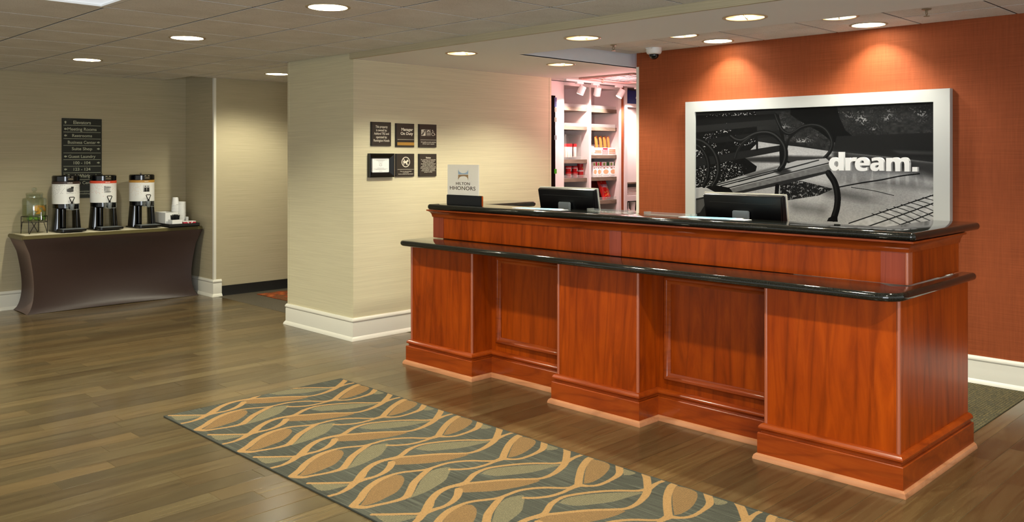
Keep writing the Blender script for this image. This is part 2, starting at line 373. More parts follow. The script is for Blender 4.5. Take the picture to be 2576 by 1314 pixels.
def image_mat(name, rgb, rough=0.5, spec=0.4):
    m = principled(name, (0.5,) * 3, rough, spec=spec); n, l, b = nodes(m)
    t = n.new('ShaderNodeTexImage'); t.image = image(name, rgb); t.extension = 'EXTEND'
    u = n.new('ShaderNodeUVMap'); u.uv_map = 'uv'; l.new(u.outputs[0], t.inputs[0]); l.new(t.outputs[0], b.inputs['Base Color']); return m

# ================================================================== STRUCTURE
ZF, ZS, ZB, ZTOP = 2.41, 2.36, 2.485, 2.80      # tiled lobby ceiling, plaster soffit, ceiling over the office, plenum top
def project(x, y, z):
    S = x + y
    if S < 0.5: return None
    return 1288 + F * (x - y) / S, 395 + F * math.sqrt(2) * (H - z) / S
def in_view(pts, mx=60):
    for p in pts:
        q = project(*p)
        if q and -mx < q[0] < 2576 + mx and -mx < q[1] < 1314 + mx: return True
    return False

# ---- floor: strip boards running along X, each a part
fb = MB(); fb.box(-3, -3, -0.05, 9, 10, -0.0012)
floor = struct(fb.build('floor', M['joint']), 'dark grey brown polished hardwood strip floor of the lobby')
PW = 0.127; planks = []; unseen = []
for r in range(int(-1.5 / PW), int(9.8 / PW) + 1):
    y0 = r * PW; y1 = min(y0 + PW, 9.8)
    xe = 6.43 if y0 < 1.55 else (4.30 if y0 < 5.1 else (4.75 if y0 < 6.1 else (4.24 if y0 < 7.1 else 4.5)))
    x = -1.6 - random.random() * 1.2
    while x < xe:
        L = random.uniform(0.75, 1.5); x1 = min(x + L, xe)
        if x1 - x > 0.05: (planks if in_view([(x + (x1 - x) * q / 8, y, 0) for q in range(9) for y in (y0, y1)], 30) else unseen).append((x, y0, x1, y1))
        x = x1
planks.sort(key=lambda p: -(p[2] - p[0]) / (p[0] + p[1] + p[2] + p[3]) ** 2)
def plank_mb(mb, p):
    x0, y0, x1, y1 = p; g = 0.0009; c = 0.0020
    vs = [(x0 + g, y0 + g, -0.006), (x1 - g, y0 + g, -0.006), (x1 - g, y1 - g, -0.006), (x0 + g, y1 - g, -0.006),
          (x0 + g, y0 + g, -0.00015), (x1 - g, y0 + g, -0.00015), (x1 - g, y1 - g, -0.00015), (x0 + g, y1 - g, -0.00015),
          (x0 + g + c, y0 + g + c, 0), (x1 - g - c, y0 + g + c, 0), (x1 - g - c, y1 - g - c, 0), (x0 + g + c, y1 - g - c, 0)]
    fs = [(8, 9, 10, 11)] + [(a + 4 * k, (a + 1) % 4 + 4 * k, (a + 1) % 4 + 4 * k + 4, a + 4 * k + 4) for k in (0, 1) for a in range(4)]
    mb.add(vs, fs)
for i, p in enumerate(planks[:296]):
    mb = MB(); plank_mb(mb, p); t = random.choice((0.70, 0.82, 0.9, 0.97, 1.04, 1.12, 1.18)) * random.uniform(0.95, 1.05); w = random.uniform(-0.05, 0.05)
    mb.build('plank', M['plank'], floor, tone=(t * (1 + w), t, t * (1 - w)), fix=False)
if planks[296:] or unseen:
    mb = MB()
    for p in planks[296:] + unseen: plank_mb(mb, p)
    tag(mb.build('far_planks', M['plank'], floor, tone=(0.95, 0.95, 0.95), fix=False), kind='stuff')
mb = MB(); mb.box(4.50, 7.14, -0.006, 8.0, 9.1, 0.001)
struct(mb.build('floor', M['dark_floor']), 'dark brown flecked floor of the side corridor past the wood strip floor')
mb = MB(); mb.box(4.42, 1.615, -0.006, 6.43, 4.9, 0.004)
struct(mb.build('floor', M['office_carpet']), 'olive flecked office carpet behind the reception desk')
mb = MB(); mb.box(4.76, 4.9, -0.006, 9, 6.1, 0.0005); mb.box(6.43, 3, -0.006, 9, 4.9, 0.0005); mb.box(6.67, 6.1, -0.006, 9, 7, 0.0005)
struct(mb.build('floor', M['office_carpet']), 'carpeted floor of the snack shop out of sight behind the desk')
mb = MB(); mb.box(4.87, 7.3, 0.001, 7.8, 8.90, 0.008)
tag(mb.build('carpet_mat', M['red_carpet'], org=(4.87, 7.3, 0.001)), 'red patterned carpet mat on the dark corridor floor', 'carpet')

# ---- ceilings
def plate(mb, outer, holes, z, th, mi=0, topped=False):
    loops = [[Vector((x, y, 0)) for x, y in outer]] + [[Vector((x, y, 0)) for x, y in h] for h in holes]
    pts = [p for lp in loops for p in lp]; tr = tessellate_polygon(loops)
    vs = [(p.x, p.y, z) for p in pts] + [(p.x, p.y, z + th) for p in pts]; n = len(pts); fs = [tuple(t) for t in tr]
    if topped: fs += [tuple(i + n for i in t) for t in tr]
    o = 0
    for lp in loops:
        k = len(lp); fs += [(o + i, o + (i + 1) % k, o + (i + 1) % k + n, o + i + n) for i in range(k)]; o += k
    mb.add(vs, fs, mi)
def circle(cx, cy, r, n=32): return [(cx + r * math.cos(2 * PI * k / n), cy + r * math.sin(2 * PI * k / n)) for k in range(n)]
T0X, T0Y, TS, RAP = 1.91, 5.253, 0.61, 0.112
FRONT_LIGHTS = [(2.82, 4.33), (2.82, 6.17), (2.82, 8.19), (4.71, 8.19), (2.82, 2.36), (2.82, 0.45), (0.98, 2.36), (0.98, 4.33), (0.98, 6.17), (0.98, 8.0)]  # entries after the corridor one are unseen lights added for illumination
BACK_LIGHTS = [(6.20, 3.83), (6.20, 2.60), (5.72, 3.85), (5.72, 2.60)]
SOF_LIGHTS = [(4.585, 5.15), (4.585, 3.90), (4.585, 2.65), (4.585, 1.40), (5.76, 5.15)]  # fourth light is assumed from the row spacing, outside the view
ceil_mb = MB(); ceil_mb.box(-3, -3, ZTOP, 9, 10, ZTOP + 0.05)  # unseen slab added above the tiles to keep world light out
tiles = []
def tile_grid(x_lo, x_hi, y_lo, y_hi, ox, oy, z, lights, skip=None):
    i0, i1 = math.floor((x_lo - ox) / TS), math.ceil((x_hi - ox) / TS); j0, j1 = math.floor((y_lo - oy) / TS), math.ceil((y_hi - oy) / TS)
    for i in range(i0, i1):
        for j in range(j0, j1):
            a0, a1 = max(ox + i * TS, x_lo), min(ox + (i + 1) * TS, x_hi); b0, b1 = max(oy + j * TS, y_lo), min(oy + (j + 1) * TS, y_hi)
            if a1 - a0 < 0.03 or b1 - b0 < 0.03 or (skip and skip(a0, a1, b0, b1)): continue
            hs = [circle(x, y, RAP) for x, y in lights if a0 < x < a1 and b0 < y < b1]
            if in_view([(a0 + (a1 - a0) * q / 4, b0 + (b1 - b0) * r / 4, z) for q in range(5) for r in range(5)], 20): tiles.append((a0, a1, b0, b1, z, hs))
            else: plate(ceil_mb, [(a0, b0), (a1, b0), (a1, b1), (a0, b1)], hs, z, 0.01, 1)
    for i in range(i0, i1 + 1):
        x = ox + i * TS
        if x_lo - 0.01 <= x <= x_hi + 0.01: ceil_mb.box(x - 0.012, y_lo, z + 0.003, x + 0.012, y_hi, z + 0.012, 2)
    for j in range(j0, j1 + 1):
        y = oy + j * TS
        if y_lo - 0.01 <= y <= y_hi + 0.01: ceil_mb.box(x_lo, y - 0.012, z + 0.0035, x_hi, y + 0.012, z + 0.012, 2)
TROFFER = (1.30, 1.91, 4.033, 5.253)
tile_grid(-2.97, 4.20, -2.9, 9.8, T0X, T0Y, ZF, FRONT_LIGHTS, lambda a0, a1, b0, b1: a0 > 1.29 and a1 < 1.92 and b0 > 4.02 and b1 < 5.26)
tile_grid(4.20, 7.9, 7.14, 9.1, T0X, T0Y, ZF, FRONT_LIGHTS)
tile_grid(4.98, 6.43, -1.0, 4.9, 6.04 - TS * 2, 1.71, ZB, BACK_LIGHTS)
ceiling = struct(ceil_mb.build('ceiling', [M['plaster'], M['tile'], M['grid']]), 'suspended ceiling grid of speckled grey acoustic tiles')
for a0, a1, b0, b1, z, hs in tiles:
    g = 0.0075; mb = MB(); plate(mb, [(a0 + g, b0 + g), (a1 - g, b0 + g), (a1 - g, b1 - g), (a0 + g, b1 - g)], hs, z + random.uniform(-0.0004, 0.0004), 0.0022)
    mb.build('ceiling_tile', M['tile'], ceiling, fix=False)
mb = MB()
plate(mb, [(4.20, -1.5), (4.98, -1.5), (4.98, 4.9), (9.0, 4.9), (9.0, 7.2), (4.40, 7.2), (4.40, 6.1), (4.20, 6.1)], [circle(x, y, RAP) for x, y in SOF_LIGHTS], ZS, 0.008, 0)
mb.box(4.195, -1.5, ZS - 0.001, 4.215, 6.12, ZTOP, 1); mb.box(4.96, -1.5, ZS + 0.001, 4.98, 4.92, ZTOP, 2); mb.box(4.96, 4.9, ZS + 0.001, 9.0, 4.92, ZTOP, 2)
struct(mb.build('ceiling', [M['plaster'], M['beige'], M['bluelit']]), 'smooth plaster soffit hanging lower over the reception desk')

# ---- walls
def wall(name, label, boxes, mt):
    mb = MB()
    for b in boxes: mb.box(*b)
    return struct(mb.build(name, mt), label)
wall('wall_left', 'beige papered wall behind the coffee table', [(-3, 9.8, 0, 4.46, 9.95, ZTOP)], M['beige'])
wall('wall_corridor', 'beige papered wall of the side corridor beside the coffee table', [(4.46, 9.1, 0, 8.0, 9.95, ZTOP)], M['beige'])
wall('wall_column', 'cream papered end of the partition left of the desk', [(4.22, 6.1, 0, 4.40, 7.14, ZTOP)], M['cream'])
wall('wall_back', 'cream papered wall with the six small plaques', [(4.40, 6.1, 0, 6.67, 6.22, ZTOP), (4.40, 7.02, 0, 8.0, 7.14, ZTOP)], M['cream'])
wall('wall_right', 'burnt orange grasscloth wall behind the desk', [(6.43, -1.2, 0, 6.58, 4.82, ZTOP)], M['orange'])
wall('wall_end', 'beige wall closing the far end of the corridor', [(8.0, 7.02, 0, 8.1, 9.95, ZTOP)], M['beige'])
wall('wall_shop', 'orange and white wall behind the snack shop shelves', [(6.67, 6.72, 0, 9.0, 6.8, ZTOP), (9.0, 3.0, 0, 9.1, 7.0, ZTOP), (8.052, 6.26, 0, 8.098, 6.72, ZS)], M['orange'])
BASE = [(0, 0.188), (0.010, 0.188), (0.016, 0.180), (0.021, 0.170), (0.021, 0.163), (0.013, 0.152), (0.016, 0.144), (0.016, 0.032), (0.020, 0.028), (0.030, 0.014), (0.033, 0.0), (0, 0)]
def moulding(name, label, path, prof, mt, **k):
    mb = MB(); mb.sweep(path, prof); return struct(mb.build(name, mt, smooth=35), label)
moulding('baseboard_left', 'white baseboard running behind the coffee table and round the wall corner', [(-1, 9.8), (4.46, 9.8), (4.46, 9.1), (4.545, 9.1)], BASE, M['white_trim'])
moulding('baseboard_column', 'white stepped baseboard round the cream partition left of the desk', [(4.36, 7.14), (4.22, 7.14), (4.22, 6.1), (6.67, 6.1)], BASE, M['white_trim'])
moulding('baseboard_right', 'white baseboard at the foot of the orange wall', [(6.43, 4.82), (6.43, -1.2)], BASE, M['white_trim'])
moulding('baseboard_corridor', 'dark cove base along the corridor wall', [(4.552, 9.1), (8.0, 9.1)], [(0, 0.11), (0.006, 0.11), (0.008, 0.02), (0.014, 0), (0, 0)], M['matte_black'])
def guard(name, label, x, y, z0, z1, sx, sy, mt):
    """L shaped corner guard: legs run along +X*sx and +Y*sy from the corner"""
    mb = MB(); w, t = 0.026, 0.003
    pts = [(-t, -t), (w, -t), (w, 0.0), (0, 0), (0, w), (-t, w)]
    pts = [(x + px * sx, y + py * sy) for px, py in pts]; mb.prism(pts, z0, z1); return struct(mb.build(name, mt), label)
guard('trim_1', 'cream corner guard on the wall corner right of the coffee table', 4.46, 9.1, 0.19, ZF, 1, 1, M['white_trim'])
guard('trim_2', 'cream corner guard on the far edge of the cream partition', 4.22, 7.14, 0.19, ZF, 1, -1, M['cream'])
guard('trim_3', 'white corner guard on the far end of the orange wall', 6.43, 4.82, 0.19, ZS, 1, -1, M['white_trim'])
guard('trim_4', 'cream edge strip at the shop end of the cream wall', 6.67, 6.1, 0.19, ZS, -1, 1, M['cream'])

# ================================================================== CEILING FITTINGS
def can_light(x, y, z, h, label, power, group, baffle=False, spread=150, col=WARM, r=RAP):
    t = thing('ceiling_light', label, 'ceiling light', (x, y, z), group)
    mb = MB(); mb.lathe([(r - 0.001, z + 0.004), (r - 0.001, z - 0.004), (r + 0.008, z - 0.006), (r + 0.017, z - 0.003), (r + 0.018, z - 0.0005)], x, y, 0, 40, caps=False)
    mb.build('trim_ring', M['copper_trim'] if baffle else M['lamp_trim_white'], t, smooth=50)
    mb = MB(); mb.lathe([(r - 0.002, z), (r * 0.96, z + h * 0.5), (r * 0.8, z + h), (0.001, z + h)], x, y, 0, 40, caps=False)
    mb.build('reflector', M['reflector'], t, smooth=50)
    mb = MB(); lr = 0.045
    if baffle:
        for a in range(4):
            q = a * PI / 2 + PI / 4 + PI / 8; mb.lathe([(0.001, 0), (0.02, 0.004), (0.03, 0.02), (0.024, 0.045), (0.001, 0.05)], x + 0.055 * math.cos(q), y + 0.055 * math.sin(q), z + 0.025, 12, caps=False)
        mb.build('bulb', M['lampsoft'], t, smooth=60)
        mb = MB()
        for k in range(2):
            q = k * PI / 2 + PI / 8; c, s = math.cos(q), math.sin(q); w = 0.0025; R = r - 0.004
            mb.prism([(x + c * R - s * w, y + s * R + c * w), (x - c * R - s * w, y - s * R + c * w), (x - c * R + s * w, y - s * R - c * w), (x + c * R + s * w, y + s * R - c * w)], z + 0.001, z + 0.018)
        mb.build('baffle', M['copper_trim'], t)
    else:
        mb.lathe([(0.001, 0), (lr * 0.8, 0.004), (lr, 0.016), (lr * 0.7, 0.03)], x, y, z + h - 0.045, 20, caps=False); mb.build('bulb', M['lamp'], t, smooth=60)
    l = bpy.data.lights.new('lamp', 'SPOT'); l.energy = power; l.color = col; l.spot_size = math.radians(spread); l.spot_blend = 0.5; l.shadow_soft_size = 0.045
    o = bpy.data.objects.new('lamp', l); C.objects.link(o); o.location = (0, 0, h - 0.055 if not baffle else 0.012); o.parent = t
    return t
FL = ['round recessed ceiling light nearest the camera in the tiled ceiling', 'round recessed tiled-ceiling light, middle of the left row', 'round recessed ceiling light nearest the coffee table wall', 'round recessed ceiling light in front of the corridor wall', 'added ceiling light out of view above the near end of the rug', 'added ceiling light out of view right of the camera', 'added ceiling light out of view straight above the camera left', 'added ceiling light out of view left of the rug', 'added ceiling light out of view above the open floor at left', 'added ceiling light out of view near the left end of the coffee wall']
for i, (x, y) in enumerate(FRONT_LIGHTS):
    can_light(x, y, ZF, 0.155 if i != 3 else 0.13, FL[i], CAN_W, 'recessed lights in the tiled lobby ceiling')
BL = ['recessed light washing the left side of the orange wall', 'recessed light washing the orange wall above the dream picture right side', 'recessed light half hidden by the soffit edge, left of two', 'recessed light half hidden by the soffit edge, right of two', 'recessed light outside the view beside the orange wall']
for i, (x, y) in enumerate(BACK_LIGHTS):
    can_light(x, y, ZB, 0.20, BL[i], WASH_W if i in (0, 1) else WASH_W * (0.5 if i < 4 else 0.12), 'recessed lights over the office', i in (2, 3), 150, (1.0, 0.97, 0.86))
SL = ['cross baffled soffit light nearest the cream wall on the desk side', 'second cross baffled soffit light from the cream wall', 'largest cross baffled soffit light, above the desk middle', 'assumed cross baffled soffit light outside the view', 'cross baffled light in the soffit in front of the snack shop']
for i, (x, y) in enumerate(SOF_LIGHTS): can_light(x, y, ZS, 0.12, SL[i], SOF_W, 'cross baffled lights in the plaster soffit', True, 130)
t = thing('ceiling_light', 'square fluorescent ceiling panel at the top left corner of the view', 'ceiling light', (1.605, 4.643, ZF))
x0, x1, y0, y1 = TROFFER
mb = MB(); 
for a in ((x0 + .004, y0 + .004, x1 - .004, y0 + .035), (x0 + .004, y1 - .035, x1 - .004, y1 - .004), (x0 + .004, y0 + .035, x0 + .035, y1 - .035), (x1 - .035, y0 + .035, x1 - .004, y1 - .035)): mb.box(a[0], a[1], ZF - 0.004, a[2], a[3], ZF + 0.03)
mb.build('frame', M['white'], t)
mb = MB(); mb.box(x0 + .03, y0 + .03, ZF + 0.008, x1 - .03, y1 - .03, ZF + 0.014); mb.build('diffuser', M['panel_light'], t)
# dome camera
t = thing('dome_camera', 'white security dome camera with dark bubble on the office ceiling', 'camera', (6.21, 4.47, ZB))
mb = MB(); mb.lathe([(0.001, 0), (0.068, 0), (0.068, -0.03), (0.06, -0.05), (0.045, -0.056), (0.001, -0.056)], 6.21, 4.47, ZB, 28, caps=False); mb.build('housing', M['white'], t, smooth=40)
mb = MB(); mb.lathe([(0.042, -0.05)] + [(0.042 * math.cos(a), -0.062 - 0.038 * math.sin(a)) for a in np.linspace(0, PI / 2 - 0.03, 8)], 6.21, 4.47, ZB, 28); mb.build('dome', M['gloss_black'], t, smooth=60)
mb = MB(); mb.box(6.13, 4.44, ZB - 0.012, 6.15, 4.50, ZB - 0.002); mb.build('mounting_tab', M['white'], t)
def sprinkler(x, y, z, label):
    t = thing('sprinkler', label, 'sprinkler', (x, y, z), 'ceiling sprinklers')
    mb = MB(); mb.lathe([(0.001, 0), (0.03, 0), (0.026, -0.006), (0.008, -0.01), (0.008, -0.02), (0.001, -0.02)], x, y, z, 16, caps=False); mb.build('escutcheon', M['spr'], t, smooth=40)
    mb = MB()
    for s in (-1, 1): mb.tube([(x + s * 0.007, y, z - 0.018), (x + s * 0.016, y, z - 0.03), (x, y, z - 0.045)], 0.0028, 6)
    mb.build('yoke', M['spr'], t, smooth=40)
    mb = MB(); mb.lathe([(0.001, -0.045), (0.018, -0.046), (0.018, -0.049), (0.001, -0.05)], x, y, z, 16, caps=False); mb.build('deflector', M['spr'], t)
sprinkler(5.80, 2.06, ZB, 'small sprinkler head in the office ceiling near the top right')
sprinkler(5.80, 4.59, ZB, 'small sprinkler head in the office ceiling near the dome camera')

# ================================================================== RECEPTION DESK
XB, XR, XU = 4.06, 4.247, 4.28                       # pedestal face, recessed panel face, upper face
Y0, Y1 = 1.562, 5.12
PED = [(4.45, 5.12), (3.034, 3.655), (1.562, 2.232)]
GAP = [(3.655, 4.45), (2.232, 3.034)]
desk = thing('reception_desk', 'long cherry wood two level reception desk standing on the dark wood floor', 'desk', (4.5, 3.34, 0))
for i, (a, b_) in enumerate(PED):
    mb = MB(); mb.box(XB, a, 0, 4.99 if i == 2 else 4.29, b_, 0.884); mb.build('pedestal', M['cherry'], desk)
    for y in (a, b_):
        mb = MB(); mb.tube([(XB + 0.004, y + (0.004 if y == a else -0.004), 0.178), (XB + 0.004, y + (0.004 if y == a else -0.004), 0.884)], 0.010, 10); mb.build('corner_bead', M['bead'], desk, smooth=50)
for a, b_ in GAP:
    mb = MB(); mb.box(XR, a + 0.001, 0, XR + 0.04, b_ - 0.001, 0.884); pn = mb.build('recessed_panel', M['cherry'], desk)
    y0, y1, z0, z1 = a + 0.055, b_ - 0.055, 0.235, 0.845; pf = [(0.0, 0.0), (0.0, 0.012), (0.010, 0.022), (0.022, 0.020), (0.032, 0.010), (0.045, 0.006), (0.045, 0.0)]
    mb = MB(); cor = [(y0, z0, 1, 1), (y1, z0, -1, 1), (y1, z1, -1, -1), (y0, z1, 1, -1)]; k = len(pf)
    vs = [(XR - h_, y + sy * o, z + sz * o) for y, z, sy, sz in cor for o, h_ in pf]
    fs = [(i * k + j, ((i + 1) % 4) * k + j, ((i + 1) % 4) * k + j + 1, i * k + j + 1) for i in range(4) for j in range(k - 1)]
    mb.add(vs, fs); mb.build('panel_moulding', M['cherry_y'], pn, smooth=30)
mb = MB(); mb.box(4.29, Y1 - 0.04, 0, 4.99, Y1, 0.884); mb.build('side_panel', M['cherry'], desk)
fp = [(4.99, Y1), (XB, Y1), (XB, 4.45), (XR, 4.45), (XR, 3.655), (XB, 3.655), (XB, 3.034), (XR, 3.034), (XR, 2.232), (XB, 2.232), (XB, Y0), (4.99, Y0)]
mb = MB(); mb.sweep(fp, [(0, 0.182), (0.006, 0.182), (0.018, 0.176), (0.026, 0.164), (0.026, 0.156), (0.016, 0.150), (0.012, 0.142), (0.016, 0.136), (0, 0.136)]); mb.build('cap_moulding', M['cherry_y'], desk, smooth=30)
mb = MB(); mb.sweep(fp, [(0, 0.135), (0.026, 0.135), (0.029, 0.131), (0.029, 0.02), (0, 0.02)]); mb.build('base_board', M['cherry_y'], desk)
mb = MB(); mb.sweep(fp, [(0, 0.030), (0.032, 0.030), (0.042, 0.022), (0.047, 0.008), (0.047, 0.0), (0, 0)]); mb.build('shoe_moulding', M['shoe'], desk, smooth=30)
# upper level
YU0, YU1 = 1.605, 5.13
st = [(YU0 + 0.012, 1.735), (3.329, 3.419), (5.013, YU1)]
for a, b_ in ((1.736, 3.328), (3.420, 5.012)):
    mb = MB(); mb.box(XU + 0.004, a, 0.926, XU + 0.10, b_, 1.138); mb.build('upper_panel', M['cherry'], desk)
for a, b_ in st:
    mb = MB(); mb.box(XU, a, 0.926, XU + 0.10, b_, 1.138); mb.build('stile', M['stile'], desk)
mb = MB(); mb.tube([(XU + 0.009, YU0 + 0.009, 0.926), (XU + 0.009, YU0 + 0.009, 1.1)], 0.010, 10); mb.build('corner_bead', M['bead'], desk, smooth=50)
mb = MB(); mb.box(XU + 0.05, YU0 + 0.001, 0.926, 4.985, YU0 + 0.14, 1.138); mb.build('end_panel', M['cherry'], desk)
mb = MB(); mb.box(XU + 0.012, YU0, 0.926, XU + 0.055, YU0 + 0.02, 1.138); mb.build('stile', M['bead'], desk)
mb = MB(); mb.box(4.381, 4.97, 0.886, 4.985, YU1, 1.138); mb.build('end_panel', M['cherry'], desk)
mb = MB(); mb.sweep([(4.985, YU1), (XU, YU1), (XU, YU0), (4.985, YU0)], [(0, 1.082), (0.005, 1.082), (0.007, 1.090), (0.010, 1.104), (0.018, 1.118), (0.030, 1.127), (0.038, 1.129), (0.038, 1.1385), (0, 1.1385)]); mb.build('crown_moulding', M['cherry_y'], desk, smooth=30)
mb = MB(); mb.box(4.385, 2.24, 0.745, 5.10, 4.965, 0.785); mb.build('work_surface', M['matte_black'], desk)
mb = MB(); mb.box(4.39, 2.24, 0.0, 5.06, 2.27, 0.745); mb.box(4.39, 4.93, 0.0, 5.06, 4.96, 0.745); mb.box(4.33, 2.24, 0.0, 4.38, 4.965, 1.136); mb.build('back_frame', M['cherry'], desk)

def countertop(name, label, outline, radii, zt, th, seams, ax=1):
    ol = round_poly(outline, radii, 8); mb = MB(); r = th / 2
    prof = [(-r * (1 - math.cos(a)) * 0.9, zt - r + r * math.sin(a)) for a in np.linspace(-PI / 2, PI / 2, 9)]
    mb.sweep(ol, prof, closed=True); k = len(prof); n = len(ol)
    mb.f += [tuple(i * k + k - 1 for i in range(n)), tuple(i * k for i in range(n - 1, -1, -1))]; mb.m += [0, 0]
    cx = sum(p[0] for p in outline) / len(outline); cy = sum(p[1] for p in outline) / len(outline)
    t = thing(name, label, 'countertop', (cx, cy, zt - th))
    bounds = [None] + list(seams) + [None]
    for i in range(len(bounds) - 1):
        bm = bmesh.new(); vs = [bm.verts.new(p) for p in mb.v]
        for f_ in mb.f: bm.faces.new([vs[j] for j in f_])
        bm.normal_update()
        for bd, sgn in ((bounds[i], -1), (bounds[i + 1], 1)):
            if bd is None: continue
            co_, no = bd; no = Vector(no) * sgn; c_ = Vector(co_) - no * 0.0006
            bmesh.ops.bisect_plane(bm, geom=bm.verts[:] + bm.edges[:] + bm.faces[:], plane_co=c_, plane_no=no, clear_outer=True)
            bmesh.ops.holes_fill(bm, edges=[e for e in bm.edges if e.is_boundary])
        bmesh.ops.recalc_face_normals(bm, faces=bm.faces)
        me = bpy.data.meshes.new('slab'); o_ = Vector((cx, cy, zt - th)); bmesh.ops.translate(bm, verts=bm.verts, vec=-o_); bm.to_mesh(me); bm.free()
        me.materials.append(M['granite']); me.polygons.foreach_set('use_smooth', [True] * len(me.polygons)); me.set_sharp_from_angle(angle=math.radians(40))
        ob = bpy.data.objects.new('slab', me); C.objects.link(ob); ob.parent = t; ORG[ob.name] = o_
    return t
countertop('lower_countertop', 'black granite lower writing ledge with rounded corners on the front of the desk',
    [(3.945, 1.525), (5.02, 1.525), (5.02, 1.61), (4.30, 1.61), (4.30, 5.165), (3.945, 5.165)], [0.11, 0.02, 0, 0, 0.02, 0.09], 0.925, 0.04,
    [((4, 3.43, 0), (0, -1, 0)), ((4.16, 1.62, 0), (0.72, -0.69, 0))])
countertop('upper_countertop', 'black granite top ledge of the reception desk with bullnose edge',
    [(4.235, 1.56), (5.22, 1.56), (5.22, 1.83), (4.55, 1.83), (4.55, 4.83), (5.13, 4.83), (5.13, 5.175), (4.235, 5.175)], [0.03, 0.05, 0.05, 0, 0, 0.05, 0.03, 0.05], 1.18, 0.04,
    [((4, 4.98, 0), (0, -1, 0)), ((4, 3.40, 0), (0, -1, 0)), ((4, 1.93, 0), (0, -1, 0))])

# ================================================================== RUG
def rug_pt(a): return on_floor(640 + a[0] / 4.2933, 1010 + a[1] / 4.2933)
RX0, RX1, RY0, RY1, PER = 2.19, 3.425, 1.15, 5.10, 0.5055
RES = 0.0022; rw, rh = int((RX1 - RX0) / RES), int((RY1 - RY0) / RES)
LEAF_TAN = [[(475,825),(540,760),(600,690),(680,625),(780,575),(870,545),(935,545),(965,575),(945,620),(920,650),(860,700),(760,745),(650,790),(560,815)],
            [(835,430),(900,400),(1010,380),(1150,365),(1320,350),(1500,345),(1650,350),(1560,380),(1400,410),(1200,435),(1000,445),(900,447)],
            [(2040,380),(2090,300),(2150,230),(2210,185),(2340,215),(2345,250),(2280,300),(2200,340),(2110,370)]]
LEAF_GREY = [[(980,755),(1040,700),(1090,640),(1130,590),(1190,540),(1260,500),(1340,480),(1430,470),(1445,490),(1410,540),(1370,590),(1280,640),(1150,700)],
             [(20,625),(300,625),(410,630),(300,660),(120,687)],
             [(1130,300),(1210,270),(1350,250),(1550,235),(1750,228),(1900,230),(1780,255),(1600,290),(1400,310),(1250,318)],
             [(2445,312),(2455,262),(2560,292),(2510,310)]]
t_, T_ = 0.0112, 0.019
RIB = [([(405,826),(490,760),(545,700),(620,640),(720,585),(850,540),(960,517),(1080,505),(1190,493),(1290,468),(1410,435),(1540,417),(1680,410),(1800,413),(1900,410),(1985,388)], [T_, T_, T_, T_*.9, .016] + [t_] * 10 + [T_]),
       ([(1985,388),(2030,320),(2090,250),(2170,190),(2225,170)], [T_] * 5),
       ([(410,828),(520,838),(640,818),(780,792),(900,762),(960,738)], [T_, .015, t_, t_, .015, T_]),
       ([(960,738),(1000,690),(1050,620),(1110,570),(1180,520),(1250,480)], [T_, T_, T_, T_*.9, .016, t_]),
       ([(1440,490),(1540,490),(1680,477),(1800,450),(1900,418),(1985,392)], [t_] * 5 + [T_]),
       ([(1985,390),(2080,397),(2180,387),(2300,350),(2400,305),(2430,260),(2440,235)], [T_, t_, t_, t_, .017, T_, T_]),
       ([(5,618),(150,617),(300,614),(420,612),(490,600)], [t_] * 4 + [.017]),
       ([(190,735),(300,706),(400,660),(440,630),(490,600)], [t_, t_, .016, T_, T_]),
       ([(480,607),(540,552),(580,510),(660,455),(760,415),(870,390),(950,372),(1000,345),(1060,307),(1150,273),(1240,252),(1400,233),(1560,221),(1700,217),(1850,218),(1950,210)], [T_, T_*1.2, T_, T_*.9, .016, .015, .015, .015, .015, t_, t_, t_, t_, t_, t_, .017]),
       ([(490,603),(570,582),(680,556),(770,520),(830,480),(860,445),(870,425)], [T_, .015, t_, .015, .018, T_, T_]),
       ([(870,395),(980,376),(1100,366),(1250,354),(1400,346),(1550,343),(1680,335),(1800,300),(1900,250),(1955,208),(1990,160),(2010,128),(2020,100)], [.014, t_, t_, t_, t_, t_, t_, .014, .018, T_, T_, T_, T_]),
       ([(1955,208),(2060,170),(2150,147),(2200,138)], [.018, t_, t_, t_])]
mk = {'rib': np.zeros((rh, rw), bool), 'tan': np.zeros((rh, rw), bool), 'grey': np.zeros((rh, rw), bool)}
def to_ras(p, k): return ((p[0] - RX0) / RES, (p[1] - RY0 + k * PER) / RES)
for k in range(-6, 3):
    for lf, nm in ((LEAF_TAN, 'tan'), (LEAF_GREY, 'grey')):
        for L in lf: mk[nm] |= mask_poly(rh, rw, smoothpath([to_ras(rug_pt(a), k) for a in L + L[:1]], 4))
    for P, ws in RIB:
        q = smoothpath([to_ras(rug_pt(a), k) for a in P], 5); ww = np.interp(np.linspace(0, len(ws) - 1, len(q)), range(len(ws)), ws) / RES
        mk['rib'] |= mask_ribbon(rh, rw, q, ww)
xx = np.arange(rw)[None, :]; fine = rng.random((rh, rw))
streak = vnoise(rh, rw, rh // 70, rw // 2); cloud = vnoise(rh, rw, 14, 5)
img = np.zeros((rh, rw, 3)); bgc = np.array([72, 73, 65]) / 255
lum = 0.86 + 0.18 * cloud + 0.30 * np.clip(streak - 0.62, 0, 1) * 2.2 - 0.12 * (fine - 0.5) - 0.10 * (streak < 0.2)
img[:] = bgc[None, None] * lum[..., None]
hatch = ((xx % 4) < 1)
for nm, c, d in (('tan', (126, 99, 66), (74, 62, 44)), ('grey', (112, 105, 82), (64, 64, 54))):
    a = np.where((hatch & (fine > 0.12))[..., None], np.array(d) / 255, np.array(c) / 255) * (0.9 + 0.2 * fine[..., None]); img = np.where(mk[nm][..., None], a, img)
img = np.where(mk['rib'][..., None], np.array([146, 115, 76]) / 255 * (0.88 + 0.2 * fine[..., None]), img)
M['rug'] = image_mat('runner_weave', img, 0.95, 0.08)
